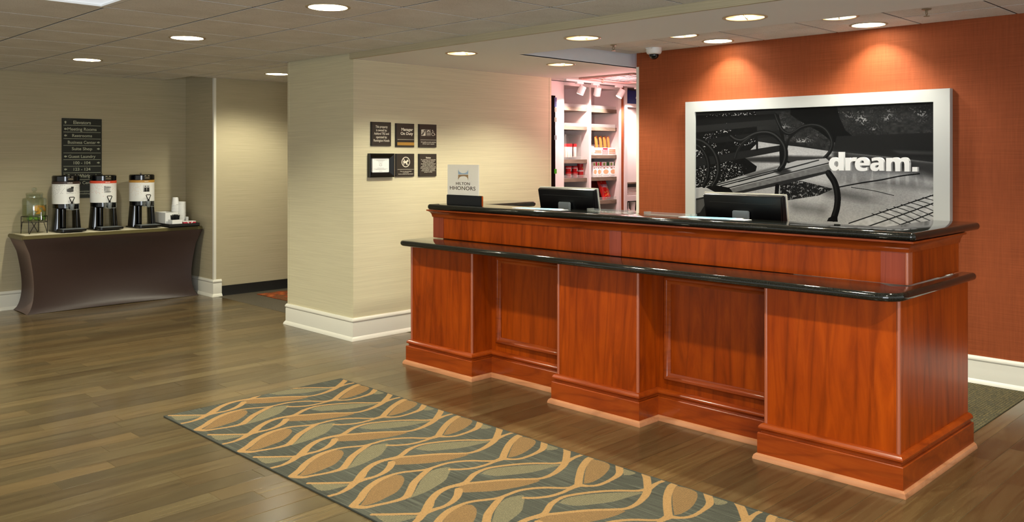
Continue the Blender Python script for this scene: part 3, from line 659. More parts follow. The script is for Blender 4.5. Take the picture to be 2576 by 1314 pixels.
rug = MB(); rug.box(RX0, RY0, 0.0, RX1, RY1, 0.007)
m = M['rug']; n_, l_, b_ = nodes(m); bump(m, noise(m, coords(m, (1, 1, 1)), 300, 2), 0.5, 0.002)
rugo = thing('runner_rug', 'long grey runner rug with tan leaf and wavy vine pattern on the wood floor', 'rug', (RX0, RY0, 0))
rug.build('pile', M['rug'], rugo, uv=lambda p: ((p.x - RX0) / (RX1 - RX0), (p.y - RY0) / (RY1 - RY0)), bevel=0)
mb = MB(); mb.tube([(RX0, RY0, .004), (RX1, RY0, .004), (RX1, RY1, .004), (RX0, RY1, .004)], 0.0045, 6, closed=True); mb.build('bound_edge', principled('rug_binding', srgb(54, 56, 48), 0.9), rugo, smooth=60)

# ================================================================== PICTURE ON THE ORANGE WALL
XF, XP = 6.375, 6.392
fy0, fy1 = y_on(1724, XF), y_on(2389.5, XF); fzt = z_at(257, XF, fy0)
iy0, iy1 = y_on(1750.5, XP), y_on(2350, XP); izt = z_at(282, XP, iy0); izb, fzb = 0.82, 0.72
pic = thing('framed_picture', 'large white framed black and white photograph of a park bench', 'picture', (6.43, (fy0 + fy1) / 2, fzb))
mb = MB()
for a in ((fy1, izt, fy0, fzt), (fy1, fzb, fy0, izb), (iy0, izb, fy0, izt), (fy1, izb, iy1, izt)): mb.box(XF, a[0], a[1], 6.4295, a[2], a[3])
mb.build('frame', M['frame_white'], pic)
AR = 0.00165; aw, ah = int((iy0 - iy1) / AR), int((izt - izb) / AR)
def A(p):
    px, py = 1700 + p[0] / 3.2847, 200 + p[1] / 3.2847; y = y_on(px, XP); return ((iy0 - y) / AR, (z_at(py, XP, y) - izb) / AR)
def AP(pts): return [A(p) for p in pts]
g = 0.19 + 0.10 * vnoise(ah, aw, 8, 10) + 0.05 * (rng.random((ah, aw)) - 0.5)
speck = vnoise(ah, aw, ah // 4, aw // 5); speck2 = vnoise(ah, aw, ah // 8, aw // 13); sp0 = rng.random((ah, aw))
def fill(pts, val, soft=0):
    global g
    mm = mask_poly(ah, aw, AP(pts)); g = np.where(mm, val, g); return mm
def blend(pts, val, k, blur=14):
    """soft patch"""
    global g
    mm = mask_poly(ah, aw, AP(pts)).astype(float); K = blur
    for ax in (0, 1):
        c = np.cumsum(np.pad(mm, [(K + 1, K) if a == ax else (0, 0) for a in (0, 1)], mode='edge'), axis=ax)
        mm = (np.take(c, range(2 * K + 1, c.shape[ax]), axis=ax) - np.take(c, range(0, c.shape[ax] - 2 * K - 1), axis=ax)) / (2 * K + 1)
    g = g * (1 - mm * k) + val * mm * k
def rib(pts, w, val, hi=None):
    global g
    q = smoothpath(AP(pts), 8); r = w / 3.2847 * 0.00341 / AR / 2
    g = np.where(mask_ribbon(ah, aw, q, [r] * len(q)), val, g)
    if hi is not None: g = np.where(mask_ribbon(ah, aw, q + np.array([-r * 0.3, r * 0.35]), [r * 0.3] * len(q)), hi, g)
# ground, leaves and light specks behind
m_ = mask_poly(ah, aw, AP([(820,270),(2160,160),(2160,640),(1300,600),(860,500)])); g = np.where(m_, 0.20 + 0.20 * speck2 * vnoise(ah, aw, 5, 8) + 0.14 * (speck > 0.72) * vnoise(ah, aw, 9, 16), g); patch_ = vnoise(ah, aw, 12, 24) * vnoise(ah, aw, 30, 50)
m_ = mask_poly(ah, aw, AP([(1330,270),(1720,250),(2140,210),(2140,420),(1500,420),(1330,360)])); g = np.where(m_ & (speck + 0.5 * patch_ > 0.86), 0.26 + 0.55 * patch_, g)
m_ = mask_poly(ah, aw, AP([(840,310),(980,300),(1120,400),(1240,520),(880,520)])); g = np.where(m_ & (speck + 0.5 * patch_ > 0.82), 0.26 + 0.5 * patch_, g)
fill([(950,230),(1330,220),(1350,310),(1400,420),(1520,520),(1300,520),(1180,430),(1080,375),(1000,330),(945,290)], 0.10)
fill([(1330,470),(2140,440),(2140,640),(1760,640),(1300,590)], 0.21)
# pavement
pave = 0.70 + 0.13 * vnoise(ah, aw, 5, 7) + 0.05 * (speck - 0.5)
m_ = mask_poly(ah, aw, AP([(540,660),(650,510),(860,540),(1010,556),(1290,596),(1750,640),(2160,690),(2160,1700),(100,1700),(150,880)])); g = np.where(m_, pave, g)
blend([(560,650),(900,632),(1290,640),(1290,690),(900,690),(560,680)], 0.30, 0.85, 6)
blend([(1290,590),(1760,640),(2150,690),(2150,800),(1900,720),(1700,690),(1500,700),(1300,660)], 0.34, 0.9, 12)
blend([(1780,586),(2140,596),(2140,625),(1850,615)], 0.40, 0.8, 4)
blend([(1480,690),(1650,760),(1900,770),(2140,830),(2140,780),(1900,700)], 0.42, 0.7, 16)
blend([(1040,840),(1300,900),(1700,1000),(1560,1010),(1250,960)], 0.45, 0.6, 18)
blend([(1500,880),(1900,900),(2140,930),(2140,880),(1800,850)], 0.55, 0.6, 14)
blend([(930,1010),(1250,1060),(1240,1120),(960,1090)], 0.52, 0.6, 20)
rib([(1340,892),(1520,858),(1700,830),(1850,800),(2010,780)], 9, 0.18); rib([(1450,893),(1620,918),(1800,960)], 5, 0.36)
# brick walk in the corner
m_ = mask_poly(ah, aw, AP([(1430,1190),(1700,1085),(2160,945),(2160,1400),(1430,1400)])); g = np.where(m_, 0.78 + 0.1 * speck2, g)
for k in range(7): rib([(1430 + 110 * k, 1190 + 42 * k), (1800 + 100 * k, 1065 + 42 * k), (2160 + 60 * k, 945 + 44 * k)], 8, 0.22)
for k in range(12): rib([(1620 + 60 * k, 1110 - 19 * k), (1720 + 64 * k, 1140 - 18 * k), (1900 + 70 * k, 1220 - 16 * k)], 5, 0.30)
# shrub and fallen leaves
m_ = mask_poly(ah, aw, AP([(165,300),(660,270),(680,520),(560,640),(670,720),(660,760),(350,860),(165,900)])); g = np.where(m_, 0.10 + 0.05 * speck2, g)
g = np.where(m_ & (speck > 0.76) & (vnoise(ah, aw, 9, 14) > 0.52), 0.62 + 0.3 * sp0, g)
m_ = mask_poly(ah, aw, AP([(860,850),(1040,840),(1300,905),(1180,960),(920,1000),(860,960)])); g = np.where(m_, 0.18 + 0.6 * (speck > 0.60) * speck2, g)
# bench back slats
fill([(165,312),(820,286),(838,332),(165,382)], 0.15); fill([(165,384),(838,330),(872,372),(165,440)], 0.25)
fill([(240,492),(865,420),(885,466),(300,530)], 0.19); fill([(165,655),(860,545),(880,592),(165,728)], 0.23)
fill([(815,288),(850,290),(890,440),(915,640),(905,720),(860,745),(855,560),(870,480)], 0.12)
rib([(640,400),(668,500),(672,580)], 18, 0.13)
rib([(822,292),(850,365),(888,428),(940,452),(985,432),(1040,398),(1110,380),(1180,386),(1240,420),(1280,482),(1292,540),(1272,600),(1228,652)], 27, 0.14, 0.34)
rib([(915,570),(930,505),(962,462),(1000,430)], 17, 0.15); rib([(918,600),(916,670),(945,692)], 13, 0.12)
# seat
fill([(165,905),(350,868),(1000,672),(1240,652),(1278,684),(1290,740),(1262,772),(920,855),(470,955),(165,985)], 0.76)
m_ = mask_poly(ah, aw, AP([(445,905),(900,790),(1262,700),(1290,740),(1262,772),(920,858),(470,955)])); yy = np.linspace(0, 1, ah)[:, None]; g = np.where(m_, 0.56 + 0.06 * speck2, g)
fill([(455,940),(920,830),(1275,750),(1262,774),(920,862),(470,957)], 0.30)
for a, b in (((430,898),(1268,690)), ((370,882),(1180,668)), ((520,845),(1100,690)), ((340,872),(900,730))): rib([a, ((a[0]+b[0])/2, (a[1]+b[1])/2), b], 8, 0.20)
blend([(800,760),(900,735),(960,760),(870,790)], 0.25, 0.8, 5); blend([(560,790),(900,700),(820,740),(620,810)], 0.36, 0.5, 5)
fill([(165,985),(360,945),(440,960),(240,1200),(165,1220)], 0.22); fill([(165,1000),(280,975),(200,1100),(165,1110)], 0.5)
fill([(245,890),(300,870),(440,895),(478,940),(470,960),(365,955),(330,935)], 0.10)
# arm rests
rib([(458,472),(500,500),(550,506),(602,480),(662,452),(740,440),(810,458),(868,508),(902,570),(908,640),(890,705),(858,745)], 38, 0.13, 0.38)
rib([(612,482),(552,530),(510,590),(488,655)], 24, 0.18, 0.34)
rib([(160,497),(232,522),(300,580),(342,660),(354,745),(340,820),(305,885)], 42, 0.13, 0.36)
rib([(160,540),(210,572),(254,640),(272,720),(266,800),(232,880)], 36, 0.11, 0.32)
rib([(1262,775),(1312,855),(1336,960),(1330,1060),(1304,1150)], 48, 0.13, 0.26); rib([(838,880),(832,960)], 34, 0.11)
fill([(1248,1172),(1262,1145),(1300,1128),(1335,1140),(1338,1178)], 0.11)
g = np.clip(g + 0.02 * (sp0 - 0.5), 0.03, 0.93); g = np.where(g < 0.45, g * 0.5, 0.225 + (g - 0.45) * 1.36)
M['bench_photo'] = image_mat('bench_photo_print', np.repeat((g * 0.98)[..., None], 3, 2), 0.3, 0.12)
mb = MB(); mb.add([(XP, iy0, izb), (XP, iy1, izb), (XP, iy1, izt), (XP, iy0, izt), (6.425, iy0, izb), (6.425, iy1, izb), (6.425, iy1, izt), (6.425, iy0, izt)], [(0, 1, 2, 3), (4, 7, 6, 5), (0, 4, 5, 1), (1, 5, 6, 2), (2, 6, 7, 3), (3, 7, 4, 0)])
mb.build('print', M['bench_photo'], pic, uv=lambda p: ((iy0 - p.y) / (iy0 - iy1), (p.z - izb) / (izt - izb)))
GLY = [[[(525,22),(638,22),(638,437),(535,437),(527,398),(500,428),(470,441),(437,445),(400,438),(365,412),(335,370),(318,325),(312,285),(318,235),(335,195),(365,162),(400,145),(440,140),(480,148),(510,168),(525,185)],
        [(472,225),(448,238),(430,268),(427,305),(438,340),(458,360),(478,365),(502,352),(522,322),(522,265),(508,240),(490,227)]],
       [[(678,150),(780,150),(790,195),(808,168),(832,150),(860,143),(905,142),(895,230),(850,228),(818,238),(800,258),(793,290),(790,438),(680,438)]],
       [[(1205,325),(1207,285),(1198,230),(1178,188),(1148,160),(1110,144),(1065,139),(1015,144),(965,163),(925,200),(900,245),(891,300),(900,355),(925,405),(965,435),(1015,449),(1075,452),(1130,445),(1172,432),(1172,360),(1130,375),(1085,380),(1045,374),(1016,354),(1003,325)],
        [(1005,265),(1012,242),(1028,222),(1050,212),(1072,215),(1090,234),(1100,265)]],
       [[(1265,165),(1320,148),(1370,141),(1415,142),(1465,152),(1502,175),(1525,208),(1535,250),(1540,443),(1440,443),(1432,405),(1408,433),(1375,448),(1335,452),(1290,442),(1255,418),(1236,382),(1232,345),(1242,308),(1268,280),(1310,265),(1370,258),(1425,258),(1420,232),(1395,214),(1355,212),(1310,218),(1272,232)],
        [(1425,312),(1385,316),(1355,326),(1340,348),(1350,372),(1380,374),(1408,358),(1424,335)]],
       [[(1590,155),(1690,155),(1700,190),(1730,160),(1765,146),(1800,142),(1840,148),(1870,165),(1893,190),(1925,160),(1960,146),(2000,142),(2045,150),(2080,178),(2102,220),(2112,270),(2112,460),(2000,460),(1998,300),(1990,255),(1972,238),(1950,234),(1924,246),(1910,275),(1907,310),(1905,455),(1793,455),(1790,300),(1783,255),(1765,238),(1742,235),(1717,250),(1703,280),(1700,310),(1702,452),(1590,450)]],
       [[(2173,360),(2290,360),(2290,462),(2173,462)]]]
XL = 6.335
for gl in GLY:
    loops = []
    for lp in gl:
        q = []
        for x, y in lp:
            px, py = 2050 + x / 8.883, 380 + y / 8.883; Y_ = y_on(px, XL); q.append(Vector((Y_, z_at(py, XL, Y_), 0)))
        loops.append(q)
    mb = MB(); pts = [p for lp in loops for p in lp]; n_ = len(pts); tr = tessellate_polygon(loops)
    vs = [(XL, p.x, p.y) for p in pts] + [(XL + 0.03, p.x, p.y) for p in pts]; fs = [tuple(t) for t in tr] + [tuple(i + n_ for i in t) for t in tr]; o_ = 0
    for lp in loops: k = len(lp); fs += [(o_ + i, o_ + (i + 1) % k, o_ + (i + 1) % k + n_, o_ + i + n_) for i in range(k)]; o_ += k
    mb.add(vs, fs); mb.build('letter', M['white'], pic)

# ================================================================== FLAT SIGN HELPERS (walls facing -Y)
def stroke(mb, pts, w, depth, mi=0, th=0.0006, closed=False):
    """flat line of width w through (x, z) points on a plane facing -Y"""
    P = [Vector(p) for p in pts]; L = len(P); a, b = [], []
    for i in range(L):
        d = (P[(i + 1) % L] - P[i - 1]) if closed else (P[min(i + 1, L - 1)] - P[max(i - 1, 0)])
        d.normalize(); n_ = Vector((-d.y, d.x)) * w / 2; a.append(P[i] + n_); b.append(P[i] - n_)
    vs = [(p.x, depth - th, p.y) for p in a] + [(p.x, depth - th, p.y) for p in b]
    mb.add(vs, [(i, (i + 1) % L, (i + 1) % L + L, i + L) for i in range(L if closed else L - 1)], mi)
def flat(mb, pts, depth, mi=0, th=0.0005): mb.add([(x, depth - th, z) for x, z in pts], [tuple(range(len(pts)))], mi)
def ell(cx, cz, rx, rz, n=28): return [(cx + rx * math.cos(2 * PI * k / n), cz + rz * math.sin(2 * PI * k / n)) for k in range(n)]

# ---- directory sign
YD = 9.788
def d2(x, y):
    px = 130 + x / 5.713; X = x_on(px, YD); return X, 1.948 - (y - 95 - (x - 148) * 0.0297) * 0.000731
dx0, dx1 = d2(148, 95)[0], d2(720, 95)[0]; dzt, dzm, dzb = 1.948, d2(148, 1068)[1], d2(148, 1250)[1]
dirs = thing('directory_sign', 'tall dark directory sign of white direction rows above the coffee dispensers', 'sign', (dx0, 9.8, dzb))
mb = MB(); mb.box(dx0, YD, dzm + 0.001, dx1, 9.7995, dzt); mb.build('board', M['sign_green'], dirs, bevel=0.0015)
mb = MB(); mb.box(dx0, YD + 0.001, dzb, dx1, 9.7995, dzm - 0.001); mb.build('footer_board', M['sign_grey'], dirs, bevel=0.0015)
ROWS = [('Elevators', 312, 563, 133, 182, 'u'), ('Meeting Rooms', 228, 645, 230, 276, 'l'), ('Restrooms', 295, 580, 327, 370, 'l'), ('Business Center', 232, 637, 421, 466, 'r'), ('Suite Shop', 290, 582, 517, 562, 'r'),
        ('Guest Laundry', 240, 630, 627, 672, 'l'), ('100 - 104', 315, 557, 722, 765, 'r'), ('123 - 124', 315, 557, 816, 858, 'l'), ('Pool, Whirlpool', 232, 640, 907, 958, 'l'), ('Fitness Center', 240, 630, 1008, 1054, 'r')]
DESC = set('gpy,Q')
for bd, xa, xb, ya, yb, ar in ROWS:
    (X0, z0), (X1, _) = d2(xa, ya), d2(xb, ya); cz = z0 - (yb - ya) / 2 * 0.000731; hh = (yb - ya) * 0.000731
    if any(c in DESC for c in bd): cz -= hh * 0.13; hh *= 1.26
    mb = MB(); lettering(mb, bd, 'y', (X0 + X1) / 2, cz, X1 - X0, YD, hh, bold=0.012); mb.build('lettering', M['sign_text'], dirs, fix=False)
    ax = {'l': 198, 'u': 198, 'r': 672}[ar]; X, _z = d2(ax, ya); s = 0.0145; cz = z0 - (yb - ya) / 2 * 0.000731
    sh = [(-1, 0), (0, .95), (0, .42), (1, .42), (1, -.42), (0, -.42), (0, -.95)]
    if ar == 'r': sh = [(-x, y) for x, y in sh]
    if ar == 'u': sh = [(y, -x) for x, y in sh]
    mb = MB(); flat(mb, [(X + x * s, cz + y * s) for x, y in sh], YD); mb.build('arrow', M['sign_text'], dirs, fix=False)
for y in (197, 294, 390, 487, 596, 692, 789, 883, 984):
    z = d2(148, y)[1]; mb = MB(); mb.box(dx0 + 0.014, YD - 0.0012, z - 0.002, dx1 - 0.012, YD, z + 0.002); mb.build('divider_line', M['sign_text'], dirs)
for bd, y in (('For your convenience this', 1163), ('is a non-smoking floor', 1197)):
    mb = MB(); z = d2(400, y)[1]; lettering(mb, bd, 'y', (dx0 + dx1) / 2, z, 0.33, YD + 0.001, 0.020); mb.build('lettering', M['sign_text'], dirs, fix=False)

# ---- six plaques on the cream wall
YP = 6.088
def p3(x, y):
    px, py = 880 + x / 5.053, 280 + y / 5.053; X = x_on(px, YP); return X, z_at(py, X, YP)
def rect3(x0, y0, x1, y1): a = p3(x0, y0); b = p3(x1, y1); return a[0], z_at(280 + y1 / 5.053, a[0], YP), b[0], a[1]
def plaque(name, label, box):
    x0, z0, x1, z1 = rect3(*box); t = thing(name, label, 'sign', (x0, 6.1, z0), 'plaques on the cream wall')
    mb = MB(); mb.box(x0 + 0.006, YP, z0, x1, 6.0995, z1); mb.build('plate', M['sign_brown'], t, bevel=0.0012)
    mb = MB(); mb.box(x0, YP - 0.002, z0, x0 + 0.012, 6.0995, z1); mb.build('edge_strip', M['matte_black'], t); return t
def ptext(t, bd, x0, y0, x1, y1, mt='plaque_text', bold=0.0, align='CENTER'):
    a, b = p3(x0, y0), p3(x1, y1); zb = z_at(280 + y1 / 5.053, (a[0] + b[0]) / 2, YP); zt = z_at(280 + y0 / 5.053, (a[0] + b[0]) / 2, YP)
    mb = MB(); lettering(mb, bd, 'y', (a[0] + b[0]) / 2, (zb + zt) / 2, b[0] - a[0], YP, zt - zb, bold, align); return mb.build('lettering', M[mt], t, fix=False)
def prule(t, x0, x1, y, mt='plaque_text'):
    a, b = p3(x0, y), p3(x1, y); mb = MB(); mb.box(a[0], YP - 0.001, a[1] - 0.0012, b[0], YP, a[1] + 0.0012); mb.build('rule_line', M[mt], t)
t = plaque('wall_plaque', 'brown plaque saying who owns and operates the property, upper left', (270, 133, 525, 440))
ptext(t, 'This property\nis owned by:\nAshford TRS and\noperated by:\nRemington Hotels', 304, 182, 503, 397, bold=0.004)
t = plaque('wall_plaque', 'brown Manager On Duty plaque with a gold name strip', (582, 152, 820, 453))
ptext(t, 'Manager\nOn Duty', 646, 213, 803, 314, bold=0.02, align='RIGHT'); prule(t, 607, 813, 358)
x0, z0, x1, z1 = rect3(604, 394, 817, 433); mb = MB(); mb.box(x0, YP - 0.002, z0, x1, YP, z1); np_ = mb.build('name_strip', M['gold'], t); np_['label'] = 'gold name strip'
ptext(t, 'Shannon Willy', 640, 401, 778, 428, 'dark_text')
t = plaque('wall_plaque', 'brown plaque with hearing, text phone and wheelchair symbols', (875, 163, 1103, 458))
prule(t, 897, 1096, 364); ptext(t, 'We gladly provide assistive\ndevices upon request', 903, 386, 1093, 427)
def P(*q): return [p3(*a) for a in q]
mb = MB(); flat(mb, P((909, 312), (961, 312), (961, 233), (909, 233)), YP); flat(mb, P((909, 300), (918, 312), (961, 246), (952, 233)), YP, 1, 0.0008)
stroke(mb, P((922, 275), (920, 258), (928, 246), (942, 246), (950, 258), (946, 274), (938, 286), (936, 298), (928, 302)), 0.004, YP, 1, 0.0012); stroke(mb, P((930, 270), (930, 260), (938, 256), (942, 264), (936, 274)), 0.003, YP, 0, 0.0014)
mb.build('hearing_symbol', [M['plaque_text'], M['sign_brown']], t, fix=False)
mb = MB(); stroke(mb, P((973, 235), (1027, 235), (1027, 312), (973, 312)), 0.002, YP, closed=True); flat(mb, P((978, 262), (984, 246), (1000, 240), (1016, 246), (1022, 262), (1012, 264), (1010, 256), (990, 256), (988, 264)), YP)
for r in range(4):
    for c in range(5 - (r % 2)): x, y = 981 + c * 10 + 5 * (r % 2), 272 + r * 10; flat(mb, P((x - 3, y + 3), (x + 3, y + 3), (x + 3, y - 3), (x - 3, y - 3)), YP)
mb.build('text_phone_symbol', M['plaque_text'], t, fix=False)
mb = MB(); flat(mb, [p3(1052 + 6 * math.cos(k), 244 + 6 * math.sin(k)) for k in np.linspace(0, 6.28, 14)[:-1]], YP)
stroke(mb, P((1053, 252), (1055, 280), (1072, 280), (1080, 302), (1087, 299)), 0.0045, YP); stroke(mb, P((1054, 263), (1070, 263)), 0.0035, YP, th=0.0007)
stroke(mb, [p3(1058 + 20 * math.cos(k), 290 + 21 * math.sin(k)) for k in np.linspace(-2.2, -2.2 - 4.4, 22)], 0.0036, YP, th=0.0008); mb.build('wheelchair_symbol', M['plaque_text'], t, fix=False)
t = plaque('wall_plaque', 'brown plaque with a crossed out dog in a circle', (582, 540, 820, 833))
mb = MB(); dog = [(676, 640), (682, 626), (690, 634), (712, 636), (728, 622), (732, 612), (738, 620), (748, 634), (742, 642), (732, 642), (728, 658), (724, 682), (716, 682), (714, 662), (694, 660), (690, 682), (682, 682), (682, 660)]
flat(mb, P(*dog), YP); stroke(mb, [p3(711 + 49 * math.cos(k), 646 + 61 * math.sin(k)) for k in np.linspace(0, 2 * PI, 41)[:-1]], 0.0072, YP, th=0.0008, closed=True)
stroke(mb, P((678, 602), (711, 646), (745, 690)), 0.0062, YP, th=0.001); mb.build('no_dog_symbol', M['plaque_text'], t, fix=False)
prule(t, 607, 813, 741); ptext(t, 'Pets are not permitted\nin the hotel\nService animals are permitted', 618, 757, 803, 808)
t = plaque('wall_plaque', 'brown Notice plaque of small print, lower right of the six', (875, 542, 1103, 830))
ptext(t, 'Notice', 968, 580, 1028, 602, bold=0.015)
ptext(t, 'The solicitation of memberships,\npledges, collection of funds,\ncirculation of petitions,\ndistribution of printed materials\nand other similar types of\nactivities by non-employees will\nnot be permitted on the premises\nof the hotel by or on behalf\nof any individual, organization,\ngroup or society.', 899, 610, 1097, 782)
x0, z0, x1, z1 = rect3(235, 537, 552, 843)
t = thing('certificate_frame', 'black framed white certificate, lower left of the six wall signs', 'frame', (x0, 6.1, z0), 'plaques on the cream wall')
fw = 0.043; pr = [(0, 0), (0, 0.030), (0.008, 0.034), (fw - 0.004, 0.016), (fw, 0.010), (fw, 0)]; cor = [(x0, z0, 1, 1), (x1, z0, -1, 1), (x1, z1, -1, -1), (x0, z1, 1, -1)]; k = len(pr); mb = MB()
mb.add([(x + sx * o, 6.0995 - h_, z + sz * o) for x, z, sx, sz in cor for o, h_ in pr], [(i * k + j, ((i + 1) % 4) * k + j, ((i + 1) % 4) * k + j + 1, i * k + j + 1) for i in range(4) for j in range(k - 1)])
mb.build('frame', M['gloss_black'], t)
mb = MB(); mb.box(x0 + fw * .9, 6.092, z0 + fw * .9, x1 - fw * .9, 6.097, z1 - fw * .9); mb.build('certificate', M['paper'], t)
mb = MB(); cx, cz = (x0 + x1) / 2, (z0 + z1) / 2; w_ = x1 - x0 - 2 * fw; h_ = z1 - z0 - 2 * fw
for o, ww in ((.40, .8), (.35, .5), (.30, .3), (.18, .25), (0.02, .2), (-.2, .4), (-.26, .85), (-.30, .6), (-.42, .2)): mb.box(cx - w_ * ww / 2, 6.0914, cz + o * h_ - 0.0011, cx + w_ * ww / 2, 6.0921, cz + o * h_ + 0.0011)
stroke(mb, ell(cx, cz + 0.004, 0.012, 0.012, 12), 0.002, 6.092, closed=True); tag(mb.build('printed_lines', principled('grey_print', srgb(150, 150, 150), 0.7), t, fix=False), kind='stuff')

# ================================================================== COFFEE TABLE
TX0, TX1, TY0, TY1, TZ = 2.605, 4.432, 9.31, 9.765, 0.77
tab = thing('banquet_table', 'long narrow folding table with olive edged top against the beige wall', 'table', (3.52, 9.54, 0))
mb = MB(); mb.box(TX0, TY0, TZ - 0.04, TX1, TY1, TZ); mb.build('tabletop', M['tabletop'], tab, bevel=0.008, smooth=40)
for x in (3.0, 4.05):
    for y in (9.52, 9.68):
        mb = MB(); mb.tube([(x, y, 0.0), (x, y, TZ - 0.04)], 0.014, 8); mb.build('leg', M['wire'], tab, smooth=50)
mb = MB()
def skirt_pt(f, s, t):
    """four faces of the stretch cover: f face, s along it, t height"""
    x0, x1, y0, y1 = 2.655, 4.395, 9.325, 9.762; zb, zt = 0.0, TZ - 0.035
    e = 0.072 * math.sin(PI * min(1, t) ** 0.62) + 0.028 * t * 0 ; o = -0.035 * max(0, (t - 0.8) / 0.2)
    ed = max(0.0, math.sin(PI * s)) ** 0.85
    c = 0.115 * ed * max(0.0, math.sin(PI * t ** 0.85)) ** 1.15 if f in (0, 2) else 0.03 * ed * math.sin(PI * t)
    if t > 0.9: c *= (1 - t) / 0.1
    k = min(s, 1 - s) / 0.5; ecor = e + o
    X0, X1, Ya, Yb = x0 + ecor, x1 - ecor, y0 + ecor * 0.45, y1 - max(0, ecor) * 0.2
    z = zb + (zt - zb) * t + (0.006 * ed if t < 0.01 else 0)
    if f == 0: return (X0 + (X1 - X0) * s, Ya + c * 0.8, z)
    if f == 1: return (X1 - c, Ya + (Yb - Ya) * s, z)
    if f == 2: return (X1 + (X0 - X1) * s, Yb, z)
    return (X0 + c, Yb + (Ya - Yb) * s, z)
NS, NT = 40, 26
for f in range(4):
    base = len(mb.v); ns = NS if f in (0, 2) else 12
    for j in range(NT + 1):
        for i in range(ns + 1): mb.v.append(skirt_pt(f, i / ns, j / NT))
    for j in range(NT):
        for i in range(ns): mb.f.append((base + j * (ns + 1) + i, base + j * (ns + 1) + i + 1, base + (j + 1) * (ns + 1) + i + 1, base + (j + 1) * (ns + 1) + i)); mb.m.append(0)
cov = mb.build('table_cover', M['spandex'], org=(3.52, 9.54, 0), smooth=40)
tag(cov, 'dark brown stretch fabric cover pulled tight round the coffee table', 'table cover')
mb = MB(); n_ = 60; top = [(2.64 + (4.06 - 2.64) * i / n_, 9.335 + random.uniform(-0.006, 0.006)) for i in range(n_ + 1)]
mb.prism(top + [(4.06, 9.755), (2.64, 9.755)], TZ, TZ + 0.0035); tag(mb.build('table_runner', M['table_paper'], org=(3.35, 9.54, TZ)), 'beige paper runner with ragged front edge on the coffee table', 'runner')
TR = TZ + 0.0035

def wrap(mbx, body, cx, cy, R, z, w, h, off=0.0, mi=0):
    tmp = MB(); lettering(tmp, body, 'y', 0, z, w, 0.0, h, bold=0.02)
    mbx.add([(cx + (R - y) * math.sin((x + off) / R), cy - (R - y) * math.cos((x + off) / R), zz) for x, y, zz in tmp.v], tmp.f, mi)
def dispenser_print(kind, dot):
    h, w = 150, 604; im = np.ones((h, w, 3)) * np.array([0.93, 0.93, 0.92])
    for r in range(11):
        for c in range(46):
            if rng.random() < 0.85 - r * 0.085:
                x = c * 13 + (6 if r % 2 else 0) + 3; y = h - 10 - r * 10
                if abs(x - w // 2) > 34 or r > 8: im[y - 1:y + 2, x - 1:x + 2] = np.array(dot) / 255
    n = 54; yy, xx = np.mgrid[0:n, 0:n] / n; p = np.ones((n, n)) * 0.9
    if kind == 0:
        p = 0.78 + 0.1 * np.sin(yy * 9); mm = (yy > 0.2 + 0.2 * abs(xx - 0.5)) & (yy < 0.85 - 0.5 * abs(xx - 0.5)) & (xx > .08) & (xx < .95); p = np.where(mm, 0.18 + 0.25 * rng.random((n, n)), p); p = np.where((yy > .7) & (xx > .6), 0.15, p)
    elif kind == 1:
        p = 0.72 + 0.2 * xx; mm = (yy > .22) & (yy < .78) & (abs(xx - .55) < .2 + .18 * yy); p = np.where(mm, 0.62 + 0.3 * (xx - .3), p); p = np.where(abs(yy - .78) + abs(xx - .55) * .12 < .09, 0.5, p); p = np.where(((yy - .14) / .09) ** 2 + ((xx - .55) / .45) ** 2 < 1, 0.55, p); p = np.where((xx < .18) & (yy > .3), 0.55, p)
    else:
        p = 0.55 + 0.3 * yy
        for cx_ in (.32, .72): p = np.where((abs(xx - cx_) < .17) & (yy < .6), 0.14, p); p = np.where((xx - cx_) ** 2 + (yy - .72) ** 2 < .011, 0.72, p); p = np.where((xx - cx_) ** 2 + (yy - .80) ** 2 < .006, 0.2, p)
        p = np.where((abs(xx - .52) < .05) & (yy > .3) & (yy < .5), 0.8, p)
    im[h - 20 - n:h - 20, w // 2 - n // 2:w // 2 - n // 2 + n] = p[..., None]
    return im
